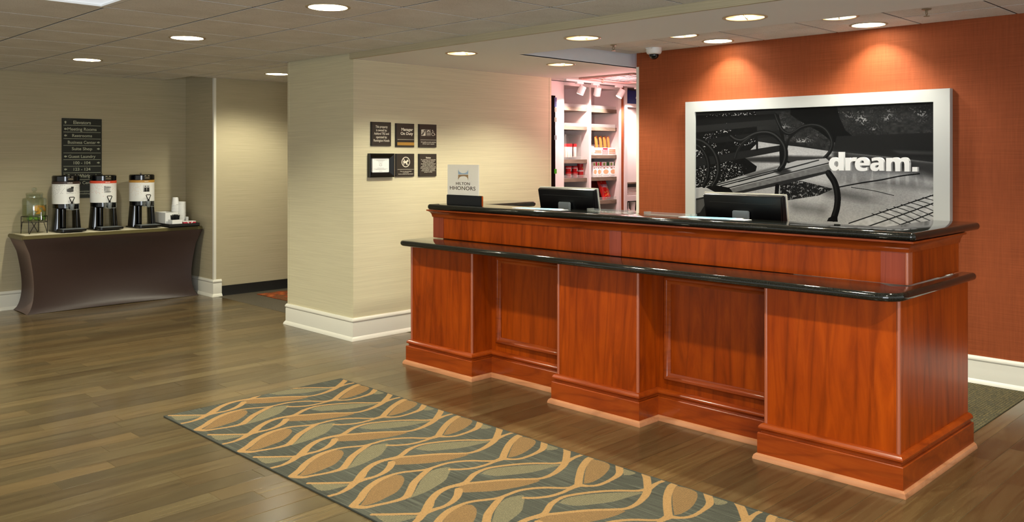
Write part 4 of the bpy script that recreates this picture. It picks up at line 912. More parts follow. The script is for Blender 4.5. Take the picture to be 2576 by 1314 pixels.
def dispenser(cx, cy, label, band_col, dot, word, kind):
    z0 = TR; t = thing('coffee_dispenser', label, 'coffee dispenser', (cx, cy, z0), 'thermal coffee dispensers on the table'); R = 0.128
    mb = MB(); o = round_poly([(cx - .13, cy - .15), (cx + .13, cy - .15), (cx + .13, cy + .14), (cx - .13, cy + .14)], [.05, .05, .03, .03], 5); mb.prism(o, z0, z0 + 0.016); mb.build('base', M['gloss_black'], t, bevel=0.004, smooth=40)
    mb = MB(); o = round_poly([(cx - .115, cy - .225), (cx + .135, cy - .225), (cx + .135, cy - .06), (cx - .115, cy - .06)], [.03, .03, .02, .02], 5); mb.prism(o, z0 + 0.012, z0 + 0.034); tr = mb.build('drip_tray', M['black'], t, bevel=0.004, smooth=40)
    mb = MB(); mb.box(cx - .095, cy - .205, z0 + 0.034, cx + .115, cy - .075, z0 + 0.037)
    mb.build('drip_grid', M['silver'], tr)
    for sx in (-1, 1):
        mb = MB(); vs = []
        for z, wo, wi in ((z0 + 0.016, 0.132, 0.082), (z0 + 0.245, 0.112, 0.076)):
            for x_, y_ in round_poly([(wi * sx, -.075), (wo * sx, -.055), (wo * sx, .06), (wi * sx, .075)], [.012] * 4, 3): vs.append((cx + x_, cy + y_, z))
        k = len(vs) // 2; mb.add(vs, [(i, (i + 1) % k, (i + 1) % k + k, i + k) for i in range(k)] + [tuple(range(k)), tuple(range(2 * k - 1, k - 1, -1))]); mb.build('leg', M['gloss_black'], t, smooth=50)
    mb = MB(); mb.lathe([(.030, 0.016), (.030, 0.245)], cx - .02, cy + .03, z0, 16); mb.build('column', M['gloss_black'], t, smooth=50)
    mb = MB(); mb.lathe([(.085, .232), (R - .012, .236), (R - .003, .245), (R - .003, .288)], cx, cy, z0, 40); mb.build('lower_ring', M['gloss_black'], t, smooth=40)
    ti = M['white']; lab = image_mat('dispenser_label', dispenser_print(kind, dot), 0.35)
    mb = MB(); mb.lathe([(R, .288), (R, .490)], cx, cy, z0, 64, caps=False, a0=PI / 2, a1=PI / 2 + 2 * PI - 1e-4)
    mb.build('tank', lab, t, smooth=60, uv=lambda p: (((math.atan2(p.y - cy, p.x - cx) - PI / 2) % (2 * PI)) / (2 * PI) if True else 0, (p.z - z0 - .288) / .202))
    mb = MB(); mb.lathe([(R + .0015, .490), (R + .0015, .516)], cx, cy, z0, 48); wrap(mb, word, cx, cy, R + .002, z0 + .503, .05, .012, 0.0, 1); mb.build('colour_band', [principled('label_band', band_col, 0.4), M['white']], t, smooth=40)['label'] = 'coloured band naming the roast'
    mb = MB(); mb.lathe([(R - .006, .516), (R + .001, .520), (R + .001, .566), (R - .008, .576), (.02, .577)], cx, cy, z0, 48); ld = mb.build('lid', M['gloss_black'], t, smooth=40)
    mb = MB(); mb.box(cx - .035, cy - R - .014, z0 + .522, cx + .035, cy - R + .03, z0 + .570); mb.build('latch', M['gloss_black'], ld, bevel=.004)
    mb = MB(); mb.box(cx - .024, cy - R - .016, z0 + .530, cx + .024, cy - R - .012, z0 + .550); mb.build('window', M['tbar'], ld)
    for dx in (-.018, .016):
        mb = MB(); mb.box(cx + dx - .009, cy - R - .0155, z0 + .560, cx + dx + .009, cy - R - .01, z0 + .566); mb.build('clip', M['chrome'], ld)
    mb = MB(); mb.lathe([(.001, .593), (.008, .590), (.010, .584), (.004, .578), (.004, .574)], cx - .02, cy - .02, z0, 10, caps=False); mb.build('knob', M['chrome'], ld, smooth=60)
    fy = cy - R - .035
    mb = MB(); mb.tube([(cx + .005, cy - R + .02, z0 + .266), (cx + .005, fy, z0 + .266)], .018, 12); mb.lathe([(.014, .225), (.019, .236), (.024, .275), (.024, .286), (.010, .290)], cx + .005, fy, z0, 18); fa = mb.build('faucet', M['silver'], t, smooth=40)
    mb = MB(); mb.lathe([(.010, .286), (.012, .300), (.006, .312)], cx + .005, fy, z0, 12); mb.tube([(cx - .002, fy, z0 + .31), (cx - .019, fy, z0 + .352), (cx - .016, fy, z0 + .358), (cx + .026, fy, z0 + .358), (cx + .029, fy, z0 + .352), (cx + .012, fy, z0 + .31)], .0045, 6, closed=True); mb.build('handle', M['gloss_black'], fa, smooth=50)
    mb = MB(); mb.tube([(cx - .040, fy - .01, z0 + .232), (cx + .062, fy - .01, z0 + .232), (cx + .070, fy - .01, z0 + .242), (cx + .070, fy - .01, z0 + .280), (cx + .062, fy - .01, z0 + .288), (cx + .03, fy + .01, z0 + .289)], .0035, 6); mb.box(cx - .042, fy - .012, z0 + .230, cx - .030, cy - R + .004, z0 + .285); mb.build('sight_guard', M['acrylic'], fa, smooth=40)
DY = 9.575
dispenser(3.09, DY, 'tall coffee dispenser with dark brown band beside the water jar', srgb(62, 46, 40), (60, 60, 70), 'robust.', 0)
dispenser(3.46, DY, 'tall coffee dispenser with red orange band, middle of three', srgb(226, 78, 48), (216, 92, 76), 'decaf.', 1)
dispenser(3.865, DY, 'tall coffee dispenser with mustard band beside the black tray', srgb(196, 146, 62), (214, 176, 120), 'regular.', 2)

# ---- water jar on a wire stand
JX, JY = 2.79, 9.56; z0 = TR
t = thing('wire_stand', 'black wire stand with hairpin legs holding the glass water jar', 'stand', (JX, JY, z0))
def ring(r, z, a0=0, a1=2 * PI, n=28): return [(JX + r * math.cos(a), JY + r * math.sin(a), z0 + z) for a in np.linspace(a0, a1, n)]
R = 0.117; mb = MB(); aF = -PI / 2 + 0.18; dA = 0.19
mb.tube(ring(R, .172, aF + dA, aF + 2 * PI - dA) , .0032, 6); p1 = ring(R, .172, aF - dA, aF - dA, 1)[0]; p2 = ring(R, .172, aF + dA, aF + dA, 1)[0]
lo = [(p1[0] + (p2[0] - p1[0]) * (0.5 - 0.5 * math.cos(a)), p1[1] + (p2[1] - p1[1]) * (0.5 - 0.5 * math.cos(a)) - 0.004, z0 + .142 - .016 * math.sin(a)) for a in np.linspace(0, PI, 9)]
mb.tube([p1] + lo + [p2], .0032, 6); mb.build('top_ring', M['wire'], t, smooth=60)
mb = MB(); mb.tube(ring(R, .116)[:-1], .0032, 6, closed=True); mb.build('lower_ring', M['wire'], t, smooth=60)
for k in range(4):
    a = math.radians((-30, 57, 158, 230)[k]); sg = (-1, 1, 1, 1)[k]; q = lambda an, z, r=R: (JX + r * math.cos(an), JY + r * math.sin(an), z0 + z)
    mb = MB(); mb.tube([q(a - sg * .05, .172), q(a - sg * .02, .02), q(a, .0035), q(a + sg * .06, .0035), q(a + sg * .10, .02), q(a + sg * .55, .116)], .0032, 6); mb.build('leg', M['wire'], t, smooth=60)
jz = z0 + .120
jar = thing('water_jar', 'clear glass water jar with lid and chrome tap on the coffee table', 'jar', (JX, JY, jz))
mb = MB(); mb.lathe([(.001, 0), (.088, 0), (.105, .008), (.109, .02), (.109, .215), (.103, .232), (.075, .240), (.074, .262), (.078, .268), (.074, .270), (.071, .262), (.072, .238), (.100, .228), (.105, .213), (.105, .022), (.100, .012), (.001, .008)], JX, JY, jz, 40, caps=False); mb.build('glass_body', M['glass'], jar, smooth=50)
mb = MB(); mb.lathe([(.001, .012), (.098, .014), (.1040, .024), (.1040, .165), (.001, .165)], JX, JY, jz, 40, caps=False); mb.build('water', M['water'], jar, smooth=50)
mb = MB(); mb.lathe([(.001, .271), (.076, .271), (.078, .280), (.070, .286), (.016, .290), (.010, .298), (.020, .306), (.025, .320), (.020, .334), (.001, .341)], JX, JY, jz, 28, caps=False); mb.build('lid', M['glass'], jar, smooth=50)
mb = MB(); fx, fy = JX + .105 * math.cos(aF), JY + .105 * math.sin(aF); dx, dy = math.cos(aF), math.sin(aF)
mb.tube([(fx, fy, jz + .045), (fx + dx * .035, fy + dy * .035, jz + .045)], .010, 10); mb.tube([(fx + dx * .03, fy + dy * .03, jz + .062), (fx + dx * .033, fy + dy * .033, jz + .022)], [.009, .007], 10); mb.tube([(fx + dx * .03, fy + dy * .03, jz + .062), (fx + dx * .03, fy + dy * .03, jz + .098)], [.006, .008], 10); mb.build('tap', M['chrome'], jar, smooth=50)
def slice_(name, label, x, y, z, r, ax, flesh, rind, grp, arc=2 * PI):
    t = thing(name, label, 'fruit slice', (x, y, z), grp); e1 = Vector(ax).normalized(); e2 = e1.orthogonal().normalized(); e3 = e1.cross(e2); c = Vector((x, y, z)); th = .0045; n = 16
    def disc(r0, r1, h):
        mb = MB(); vs = []
        for s in (-h, h):
            for rr in (r0, r1): vs += [c + e1 * s + (e2 * math.cos(arc * k / n) + e3 * math.sin(arc * k / n)) * rr for k in range(n + 1)]
        k = n + 1; fs = []
        for i in range(n): fs += [(i, i + 1, k + i + 1, k + i), (2 * k + i, 3 * k + i, 3 * k + i + 1, 2 * k + i + 1), (k + i, k + i + 1, 3 * k + i + 1, 3 * k + i), (i, 2 * k + i, 2 * k + i + 1, i + 1)]
        fs += [(0, k, 3 * k, 2 * k), (n, 2 * k + n, 3 * k + n, k + n)]; return mb.add(vs, fs)
    disc(.002, r * .88, th).build('flesh', flesh, t, smooth=40); disc(r * .88, r, th * 1.05).build('rind', rind, t, smooth=40)
for i, (x, y, z, ax, arc) in enumerate([(-.005, -.075, .130, (.2, -1, .5), 2 * PI), (.012, -.070, .105, (-.3, -1, .2), PI), (.080, -.030, .128, (1, -.6, .3), 2 * PI), (.045, .01, .150, (.1, -.3, 1), 2 * PI)]):
    slice_('orange_slice', ['orange slice in the jar water at the front, above the half slice', 'half orange slice hanging under the front slice in the jar', 'orange slice against the right side of the water jar', 'orange slice floating flat at the top of the jar water'][i], JX + x, JY + y, jz + z, .031, ax, M['orange_fruit'], M['orange_rind'], 'orange slices in the water jar', arc)
for i, (x, y, z, ax) in enumerate([(-.055, -.055, .036, (-.4, -.7, .6)), (.0, -.072, .030, (.1, -.5, 1)), (.062, -.045, .040, (.5, -.8, .4)), (.02, .03, .034, (0, -.3, 1))]):
    slice_('lime_slice', ['lime slice at the bottom left of the water jar', 'dark green lime slice lying at the bottom middle of the jar', 'pale lime slice behind the tap at the bottom of the jar', 'lime slice at the back of the jar bottom'][i], JX + x, JY + y, jz + z, .026, ax, M['lime'], M['lime_rind'], 'lime slices in the water jar')

# ---- tray of cups and boxes
t = thing('serving_tray', 'black serving tray at the right end of the coffee table', 'tray', (4.22, 9.5, TZ))
mb = MB(); mb.box(4.045, 9.285, TZ + 0.004, 4.385, 9.74, TZ + 0.012); mb.build('base', M['matte_black'], t)
mb = MB()
for a in ((4.045, 9.285, 4.385, 9.295), (4.045, 9.73, 4.385, 9.74), (4.045, 9.295, 4.055, 9.73), (4.375, 9.295, 4.385, 9.73)): mb.box(a[0], a[1], TZ + .004, a[2], a[3], TZ + .040)
mb.build('rim', M['matte_black'], t)
mb = MB(); mb.box(4.08, 9.32, TZ, 4.35, 9.70, TZ + .004); mb.build('foot', M['matte_black'], t)
tz = TZ + 0.012
def open_box(name, label, x0, y0, x1, y1, z0, z1, w=.004):
    t = thing(name, label, 'box', ((x0 + x1) / 2, (y0 + y1) / 2, z0))
    mb = MB(); mb.box(x0, y0, z0, x1, y1, z0 + w); mb.build('bottom', M['white'], t)
    for a in ((x0, y0, x1, y0 + w), (x0, y1 - w, x1, y1), (x0, y0 + w, x0 + w, y1 - w), (x1 - w, y0 + w, x1, y1 - w)):
        mb = MB(); mb.box(a[0], a[1], z0 + w, a[2], a[3], z1); mb.build('side', M['white'], t)
open_box('white_box', 'larger open white box on the tray behind the stir stick box', 4.062, 9.43, 4.19, 9.70, tz, tz + .145)
open_box('white_box', 'small open white box holding black stir sticks on the tray front', 4.085, 9.305, 4.195, 9.415, tz, tz + .072)
first = None
for k in range(18):
    a = (k - 8.5) / 8.5; x = 4.14 + a * .042; z1_ = tz + .128 - .014 * a * a; mb = MB()
    mb.tube([(x - a * .004, 9.345 + (k % 3) * .018, tz + .006), (x + a * .008, 9.340 + (k % 3) * .018, z1_)], .0058, 6)
    tag(mb.build('stir_stick', M['black'], org=(x, 9.36, tz)), 'black stir stick standing in the small white box', 'stir stick', 'stir sticks in the small white box')
def cup(name, label, cat, grp, x, y, z, prof, mt):
    mb = MB(); mb.lathe(prof, x, y, z, 20, caps=False); return tag(mb.build(name, mt, org=(x, y, z), smooth=40), label, cat, grp)
cx, cy = 4.238, 9.60; c0 = None
CUPP = [(.041, 0), (.043, .002), (.041, .005), (.0385, .006), (.031, .088), (.030, .091), (.001, .0915)]
mcup = principled('paper_cup', srgb(236, 236, 236), 0.5)
for k in range(20):
    if c0 is None: c0 = cup('paper_cup', 'white paper cup upside down in the tall stack on the tray', 'cup', 'stacked white paper cups', cx, cy, tz, CUPP, mcup)
    else: dup(c0, (cx + k * .0006, cy, tz + k * .0112))
mb = MB(); zt_ = tz + 19 * .0112
for z, a0 in ((.086, -1.2), (.010, -1.75)):
    pts = []
    for a in np.linspace(a0, a0 + .7, 8): r = .0375 - .0075 * z / .09 + .0012; pts.append((cx + .0114 + r * math.cos(a), cy + r * math.sin(a), zt_ + z))
    mb.tube(pts, .0016, 4)
mb.build('printed_mark', M['dark_text'], None, org=(cx, cy, zt_))
pm = bpy.data.objects['printed_mark']; top = [o for o in bpy.data.objects if o.name.startswith('paper_cup')][-1]
pm.parent = top; pm.location = (pm.location[0] - top.location[0], pm.location[1] - top.location[1], pm.location[2] - top.location[2]); top['label'] = 'topmost white paper cup of the stack, with dark printed marks'
cx, cy = 4.315, 9.585; c0 = None
for k in range(22):
    if c0 is None: c0 = cup('cup_lid', 'white cup lid in the smooth white stack right of the paper cups', 'lid', 'stacked white cup lids', cx, cy, tz, [(.047, 0), (.048, .003), (.046, .0105), (.043, .0115), (.001, .0115)], M['white'])
    else: dup(c0, (cx, cy, tz + k * .0116))
t = thing('sugar_box', 'small red and white packet box on the tray corner', 'box', (4.29, 9.36, tz))
mb = MB(); mb.box(4.222, 9.335, tz, 4.368, 9.42, tz + .006); mb.build('white_base', M['paper'], t)
mb = MB(); mb.box(4.225, 9.337, tz + .006, 4.365, 9.418, tz + .044); mb.build('carton', M['packred'], t)
mb = MB(); mb.box(4.224, 9.336, tz + .040, 4.366, 9.419, tz + .046); mb.build('top_edge', M['paper'], t)
mb = MB()
for s in (-1, 1): flat(mb, [(4.30 + s * q, tz + z) for q, z in ((.006, .020), (.014, .016), (.034, .040), (.022, .040))][::s], 9.337)
flat(mb, ell(4.30, tz + .018, .005, .005, 10), 9.337, 0, .0008); mb.build('printed_bow', M['paper'], t, fix=False)
mb = MB(); mb.box(4.335, 9.50, tz, 4.357, 9.53, tz + .085); tag(mb.build('small_carton', M['white'], org=(4.345, 9.515, tz), bevel=.002), 'small pale carton standing between lid stack and red box', 'carton')

# ================================================================== ON THE RECEPTION DESK
UZ = 1.18
t = thing('sign_holder', 'clear acrylic rewards sign standing in a long dark block on the counter', 'sign', (4.33, 4.83, UZ))
sy0, sy1 = 4.635, 5.025
mb = MB(); mb.box(4.322, sy0, UZ, 4.338, sy1, UZ + .075); mb.build('base_block', principled('dark_navy_block', srgb(22, 25, 30), 0.35), t, bevel=.003)
mb = MB(); mb.box(4.323, sy0 - .0015, UZ + .002, 4.337, sy0, UZ + .073); mb.build('end_cap', M['cherry_y'], t)
ay0, ay1, az0, az1 = y_on(1204.6, 4.33), y_on(1126.4, 4.33), UZ + .075, 1.482
mb = MB(); mb.box(4.327, ay0, az0 - .02, 4.333, ay1, az1); ac = mb.build('acrylic_sheet', M['frost'], t, bevel=.001)
def h3(x, y): px, py = 880 + x / 5.053, 280 + y / 5.053; Y_ = y_on(px, 4.327); return Y_, z_at(py, 4.327, Y_)
def xflat(mb, pts, mi=0, th=.0006): mb.add([(4.327 - th, *h3(*p)) for p in pts], [tuple(range(len(pts)))], mi)
mb = MB(); up = [(1378, 740)] + [(1442 + 58 * math.cos(a), 748 + 40 * math.sin(a)) for a in np.linspace(PI - .1, .1, 14)] + [(1506, 740), (1506, 803), (1378, 803)]
for i in range(1, 14):
    a, b_ = up[i], up[i + 1]; xflat(mb, [a, b_, (b_[0], 803), (a[0], 803)])
xflat(mb, [(1378, 740), up[1], (up[1][0], 803), (1378, 803)]); xflat(mb, [up[14], (1506, 740), (1506, 803), (up[14][0], 803)])
mb.build('blue_emblem_half', principled('pale_blue_print', srgb(176, 200, 220), 0.5), t, fix=False)
mb = MB(); dn = [(1442 + 58 * math.cos(a), 865 - 40 * math.sin(a)) for a in np.linspace(PI, 0, 14)]
for i in range(13): a, b_ = dn[i], dn[i + 1]; xflat(mb, [a, b_, (b_[0], 808), (a[0], 808)])
xflat(mb, [(1378, 872), dn[0], (dn[0][0], 808), (1378, 808)]); xflat(mb, [dn[-1], (1506, 872), (1506, 808), (dn[-1][0], 808)])
mb.build('tan_emblem_half', principled('tan_print', srgb(176, 144, 106), 0.5), t, fix=False)
def htext(bd, x0, y0, x1, y1, sp):
    a, b_ = h3(x0, y0), h3(x1, y1); mb = MB(); zc = (z_at(280 + y0 / 5.053, 4.327, (a[0] + b_[0]) / 2) + z_at(280 + y1 / 5.053, 4.327, (a[0] + b_[0]) / 2)) / 2
    lettering(mb, bd, 'x', (a[0] + b_[0]) / 2, zc, a[0] - b_[0], 4.327, (y1 - y0) / 5.053 * (4.327 + a[0]) / 3100, bold=0.004, space=sp); mb.build('lettering', M['dark_text'], t, fix=False)
htext('HILTON', 1350, 903, 1525, 938, 1.05); htext('HHONORS', 1272, 955, 1597, 1003, 1.05)
# leaflets and pen rails on the ledge
def leaflets(label, px, py, w, l, rot):
    x, y = on_floor(px, py, UZ + .004); t = thing('leaflet', label, 'leaflet', (x, y, UZ), 'leaflets on the counter')
    def sheet(dx, dy, r, z, mt, nm, par, sw, sl):
        mb = MB(); c, s = math.cos(r), math.sin(r); q = [(x + dx + c * a - s * b_, y + dy + s * a + c * b_) for a, b_ in ((-sw, -sl), (sw, -sl), (sw, sl), (-sw, sl))]; mb.prism(q, z, z + .0014); return mb.build(nm, mt, par)
    sh = sheet(0, 0, rot, UZ + .0004, M['paper'], 'lower_sheet', t, w, l); sh2 = sheet(.012, .04, rot + .12, UZ + .0022, M['paper'], 'upper_sheet', t, w, l * .9)
    sheet(.012, .04, rot + .12, UZ + .0037, M['blue_print'], 'printed_area', sh2, w * .8, l * .7); sheet(-.01, -.05, rot, UZ + .0019, M['blue_print'], 'printed_area', sh, w * .7, l * .3)
leaflets('blue printed white leaflets on the ledge by the sign holder monitor', 1360, 525.5, .05, .20, 0.10)
leaflets('blue printed white leaflets on the ledge in front of the right monitor', 1800, 549, .05, .20, 0.10)
def rail(label, pa, pb):
    a = on_floor(*pa, UZ + .012); b_ = on_floor(*pb, UZ + .012); x = (a[0] + b_[0]) / 2; y0, y1 = sorted((a[1], b_[1])); t = thing('acrylic_rail', label, 'acrylic rail', (x, (y0 + y1) / 2, UZ), 'clear acrylic rails on the counter')
    mb = MB(); mb.box(x - .03, y0, UZ + .0005, x + .03, y1, UZ + .005); mb.build('plate', M['acrylic'], t)
    mb = MB(); mb.box(x - .03, y0, UZ + .005, x - .026, y1, UZ + .022); mb.build('front_lip', M['acrylic'], t)
    for y in (y0, y1 - .012): mb = MB(); mb.box(x - .0255, y, UZ + .005, x + .03, y + .012, UZ + .02); mb.build('end_block', M['acrylic'], t)
rail('clear acrylic rail on the counter between the two monitors, left one', (1486, 527), (1585, 533))
rail('clear acrylic rail on the counter just left of the right monitor', (1635, 535), (1738, 543))
def monitor(y0, y1, label):
    yc = (y0 + y1) / 2; x = 4.74; t = thing('monitor', label, 'monitor', (x + .06, yc, .785), 'monitors behind the counter'); w = (y1 - y0) / 2; zt = 1.318; hgt = 0.36; tilt = .16
    def q(dy, dz, dx): return (x + dx * math.cos(tilt) - dz * math.sin(tilt) * -1, yc + dy, zt + dz * math.cos(tilt))
    # body: front bezel frame, back shell tapering, screen on the far side
    def slab(o, z0, z1, d0, d1, tp, mt, nm, bev=.004, par=t):
        mb = MB(); vs = []
        for d, k in ((d0, tp), (d1, 0)):
            for dy, dz in ((-w + o + k, z0 + k * 1.3), (w - o - k, z0 + k * 1.3), (w - o - k * .35, z1 - k * .25), (-w + o + k * .35, z1 - k * .25)):
                vs.append((x + d + (dz + .18) * -math.sin(tilt), yc + dy, zt + dz * math.cos(tilt) + (d) * .1))
        mb.add(vs, [(0, 1, 2, 3), (4, 7, 6, 5), (0, 4, 5, 1), (1, 5, 6, 2), (2, 6, 7, 3), (3, 7, 4, 0)]); return mb.build(nm, mt, par, bevel=bev, smooth=30)
    slab(0, -hgt, 0, .022, .034, 0.0, M['bezel'], 'bezel'); bk = slab(.004, -hgt + .004, -.006, -.012, .021, .028, M['black'], 'back_shell', .006)
    slab(.02, -hgt + .02, -.02, .0335, .036, 0, M['gloss_black'], 'screen', 0)
    mb = MB(); v = [(x - .0135 + (dz + .18) * -math.sin(tilt), yc + dy, zt + dz * math.cos(tilt)) for dy, dz in ((-w + .06, -.062), (w - .06, -.056))]; mb.tube(v, .0018, 4); mb.build('seam_line', M['matte_black'], bk)
    mb = MB(); mb.box(x - .05, yc - .055, .80, x - .03, yc + .055, 1.215); mb.build('stand_neck', M['silver'], t, bevel=.005, smooth=30)
    mb = MB(); mb.box(x - .08, yc - .11, .785, x + .12, yc + .11, .80); mb.build('stand_foot', M['silver'], t, bevel=.004)
    mb = MB(); mb.box(x - .03, yc - .04, 1.10, x - .005, yc + .04, 1.18); mb.build('stand_bracket', M['silver'], t)
monitor(y_on(1505, 4.74), y_on(1358, 4.74), 'black computer monitor seen from behind, left of the two on the desk')
monitor(y_on(1980, 4.74), y_on(1772, 4.74), 'black computer monitor seen from behind, in front of the bench picture')

# ================================================================== SNACK SHOP
YS, YB = 6.25, 6.62
def sx(px, Y=YS): return x_on(px, Y)
shop = thing('shelving_unit', 'white built in snack shelving with two bays of grey shelves', 'shelving', (7.4, YS, 0))
XA0, XA1, XD0, XD1, XR0, XR1 = 6.80, sx(1419), sx(1482), sx(1487.5), sx(1556.5), sx(1563)
for nm, a, b_ in (('end_panel', XA0, XA1), ('divider', XD0, XD1), ('side_panel', XR0, XR1)):
    mb = MB(); mb.box(a, YS, 0, b_, YB, 2.352); mb.build(nm, M['cabinet'], shop, bevel=.002)
mb = MB(); mb.box(XA1, YB, 0, XR0, YB + .02, 2.352); mb.build('back_panel', M['cabinet_shade'], shop)
mb = MB(); mb.box(XA1 + .0005, YS + .001, 2.315, XD0 - .0005, YB, 2.352); mb.build('top_rail', M['cabinet'], shop)
mb = MB(); mb.box(XD1 + .0005, YS + .001, 2.315, XR0 - .0005, YB, 2.352); mb.build('top_rail', M['cabinet'], shop)
SZ = {}
for bay, (a, b_, px, ys) in enumerate(((XA1, XD0, 1450, [(269.4, 278.5), (318, 326.5), (401.5, 411), (448.6, 457.8), (502, 511)]), (XD1, XR0, 1520, [(274, 283.5), (320.4, 329), (390.3, 398.7), (445.6, 454.8), (503.8, 513.4)]))):
    for i, (yt, yb) in enumerate(ys):
        X = sx(px); zt, zb = z_at(yt, X, YS + .03), z_at(yb, X, YS + .03); SZ[bay, i] = zt
        mb = MB(); mb.box(a + .001, YS + .03, zb, b_ - .001, YB - .001, zt); sh = mb.build('shelf', M['shelf_edge'], shop)
        mb = MB(); mb.box(a + .004, YS + .031, zt + .0003, b_ - .012, YS + .034, zt + .035); mb.build('price_rail', M['acrylic'], sh)
def carton(name, label, cat, x0, x1, y0, y1, z0, z1, mt, grp=None): 
    t = thing(name, label, cat, ((x0 + x1) / 2, (y0 + y1) / 2, z0), grp); mb = MB(); mb.box(x0, y0, z0, x1, y1, z1); mb.build('carton', mt, t, bevel=.001); return t
Yp = YS + .08
# display of tubes with red caps
z = SZ[0, 2]; t = thing('acrylic_display', 'clear acrylic display case of red capped tubes on the left bay', 'display', (sx(1438, Yp), Yp, z))
x0, x1 = sx(1420, Yp) , sx(1458, Yp); hz = .275
for nm, a in (('side', (x0, Yp - .02, z, x0 + .003, Yp + .16, z + hz)), ('side', (x1 - .003, Yp - .02, z, x1, Yp + .16, z + hz)), ('shelf_plate', (x0 + .003, Yp - .02, z + .02, x1 - .003, Yp + .16, z + .023)), ('back', (x0 + .003, Yp + .157, z + .023, x1 - .003, Yp + .16, z + hz)), ('top', (x0 + .003, Yp + .05, z + hz - .003, x1 - .003, Yp + .157, z + hz))):
    mb = MB(); mb.box(*a); mb.build(nm, M['acrylic'], t)
mtube = principled('tube_label', srgb(222, 206, 196), 0.4)
for i, px in enumerate((1421.5, 1428.5, 1434.5, 1445.5)):
    x = sx(px, Yp + .05); zz = z + .024; t = thing('snack_tube', ['pale tube with red cap leftmost in the acrylic display', 'second pale tube with red cap in the acrylic display', 'third pale tube with red cap in the acrylic display', 'pale tube with red cap rightmost in the acrylic display'][i], 'tube', (x, Yp + .05, zz), 'red capped tubes in the display')
    y = Yp + .05; mb = MB(); mb.lathe([(.001, 0), (.019, 0), (.021, .004), (.021, .118), (.001, .118)], x, y, zz, 16, caps=False); mb.build('body', mtube, t, smooth=50)
    mb = MB(); mb.lathe([(.023, .118), (.0235, .150), (.001, .151)], x, y, zz, 16, caps=False); mb.build('cap', M['red'], t, smooth=50)
# tubs
z = SZ[0, 3]; k = 0
for px in (1430, 1445.5):
    for r in range(2):
        x = sx(px, Yp + .03); zz = z + r * .0665; t = thing('snack_tub', ['red snack tub lower left of four on the left bay shelf', 'red snack tub upper left of four on the left bay shelf', 'red snack tub lower right of four on the left bay shelf', 'red snack tub upper right of four on the left bay shelf'][k], 'tub', (x, Yp + .03, zz), 'red snack tubs'); k += 1
        mb = MB(); mb.lathe([(.001, 0), (.028, 0), (.031, .003), (.034, .052), (.001, .052)], x, Yp + .03, zz, 24, caps=False); mb.build('tub', M['red'], t, smooth=50)
        mb = MB(); mb.lathe([(.0355, .050), (.036, .060), (.033, .0655), (.001, .066)], x, Yp + .03, zz, 24, caps=False); mb.build('lid', M['red'], t, smooth=50)
        mb = MB(); mb.lathe([(.0333, .040), (.0342, .046)], x, Yp + .03, zz, 24, caps=False); mb.lathe([(.0318, .010), (.0337, .036)], x, Yp + .03, zz, 8, caps=False, a0=-1.55, a1=-.9); mb.build('label_print', M['paper'], t, smooth=50)
for r in range(2):
    x = sx(1460, Yp + .04); zz = z + r * .088; t = thing('snack_canister', ['clear canister of red packets beside the tubs, lower one', 'clear canister of red packets beside the tubs, upper one'][r], 'canister', (x, Yp + .04, zz), 'clear snack canisters')
    mb = MB(); mb.lathe([(.001, 0), (.034, 0), (.036, .004), (.036, .07), (.001, .07)], x, Yp + .04, zz, 24, caps=False); mb.build('contents', M['red'], t, smooth=50)
    mb = MB(); mb.lathe([(.0375, .070), (.0385, .085), (.001, .086)], x, Yp + .04, zz, 24, caps=False); mb.build('lid', M['cabinet'], t, smooth=50)
    mb = MB(); mb.lathe([(.0368, .018), (.0368, .034)], x, Yp + .04, zz, 10, caps=False, a0=-1.9, a1=-.8); mb.build('label_print', M['gold'], t, smooth=50)
# snack stick box
z = SZ[1, 2]; x0, x1 = sx(1489, Yp), sx(1546, Yp)
t = thing('display_box', 'open cardboard box of snack sticks with red checked centre print', 'box', ((x0 + x1) / 2, Yp, z))
mbrown = principled('snack_photo_print', srgb(196, 120, 74), 0.5)
for nm, a, mt in (('front', (x0, Yp - .03, z, x1, Yp - .026, z + .085), M['paper']), ('back', (x0, Yp + .10, z, x1, Yp + .104, z + .12), M['paper']), ('side', (x0, Yp - .026, z, x0 + .003, Yp + .10, z + .1), M['paper']), ('side', (x1 - .003, Yp - .026, z, x1, Yp + .10, z + .1), mbrown), ('bottom', (x0 + .003, Yp - .026, z, x1 - .003, Yp + .10, z + .004), M['paper'])):
    mb = MB(); mb.box(*a); mb.build(nm, mt, t)
xc = (x0 + x1) / 2; mb = MB()
for i in range(10):
    for j in range(5): 
        if (i + j) % 2 == 0: mb.box(xc - .06 + i * .011, Yp - .031, z + .006 + j * .011, xc - .06 + i * .011 + .011, Yp - .0302, z + .006 + j * .011 + .011)
tag(mb.build('checked_print', M['red'], t, fix=False), kind='stuff')
mb = MB(); mb.box(xc - .045, Yp - .0312, z + .064, xc + .04, Yp - .0302, z + .080); mb.box(x0 + .01, Yp - .031, z + .02, xc - .07, Yp - .0302, z + .035, 1); mb.box(x0 + .02, Yp - .031, z + .04, xc - .075, Yp - .0302, z + .052, 1)
for j in range(3): mb.box(xc + .065, Yp - .031, z + .012 + j * .02, x1 - .012, Yp - .0302, z + .026 + j * .02, 1)
tag(mb.build('snack_print', [M['packred'], mbrown], t, fix=False), kind='stuff')
mst = principled('stick_wrapper', srgb(196, 124, 64), 0.3)
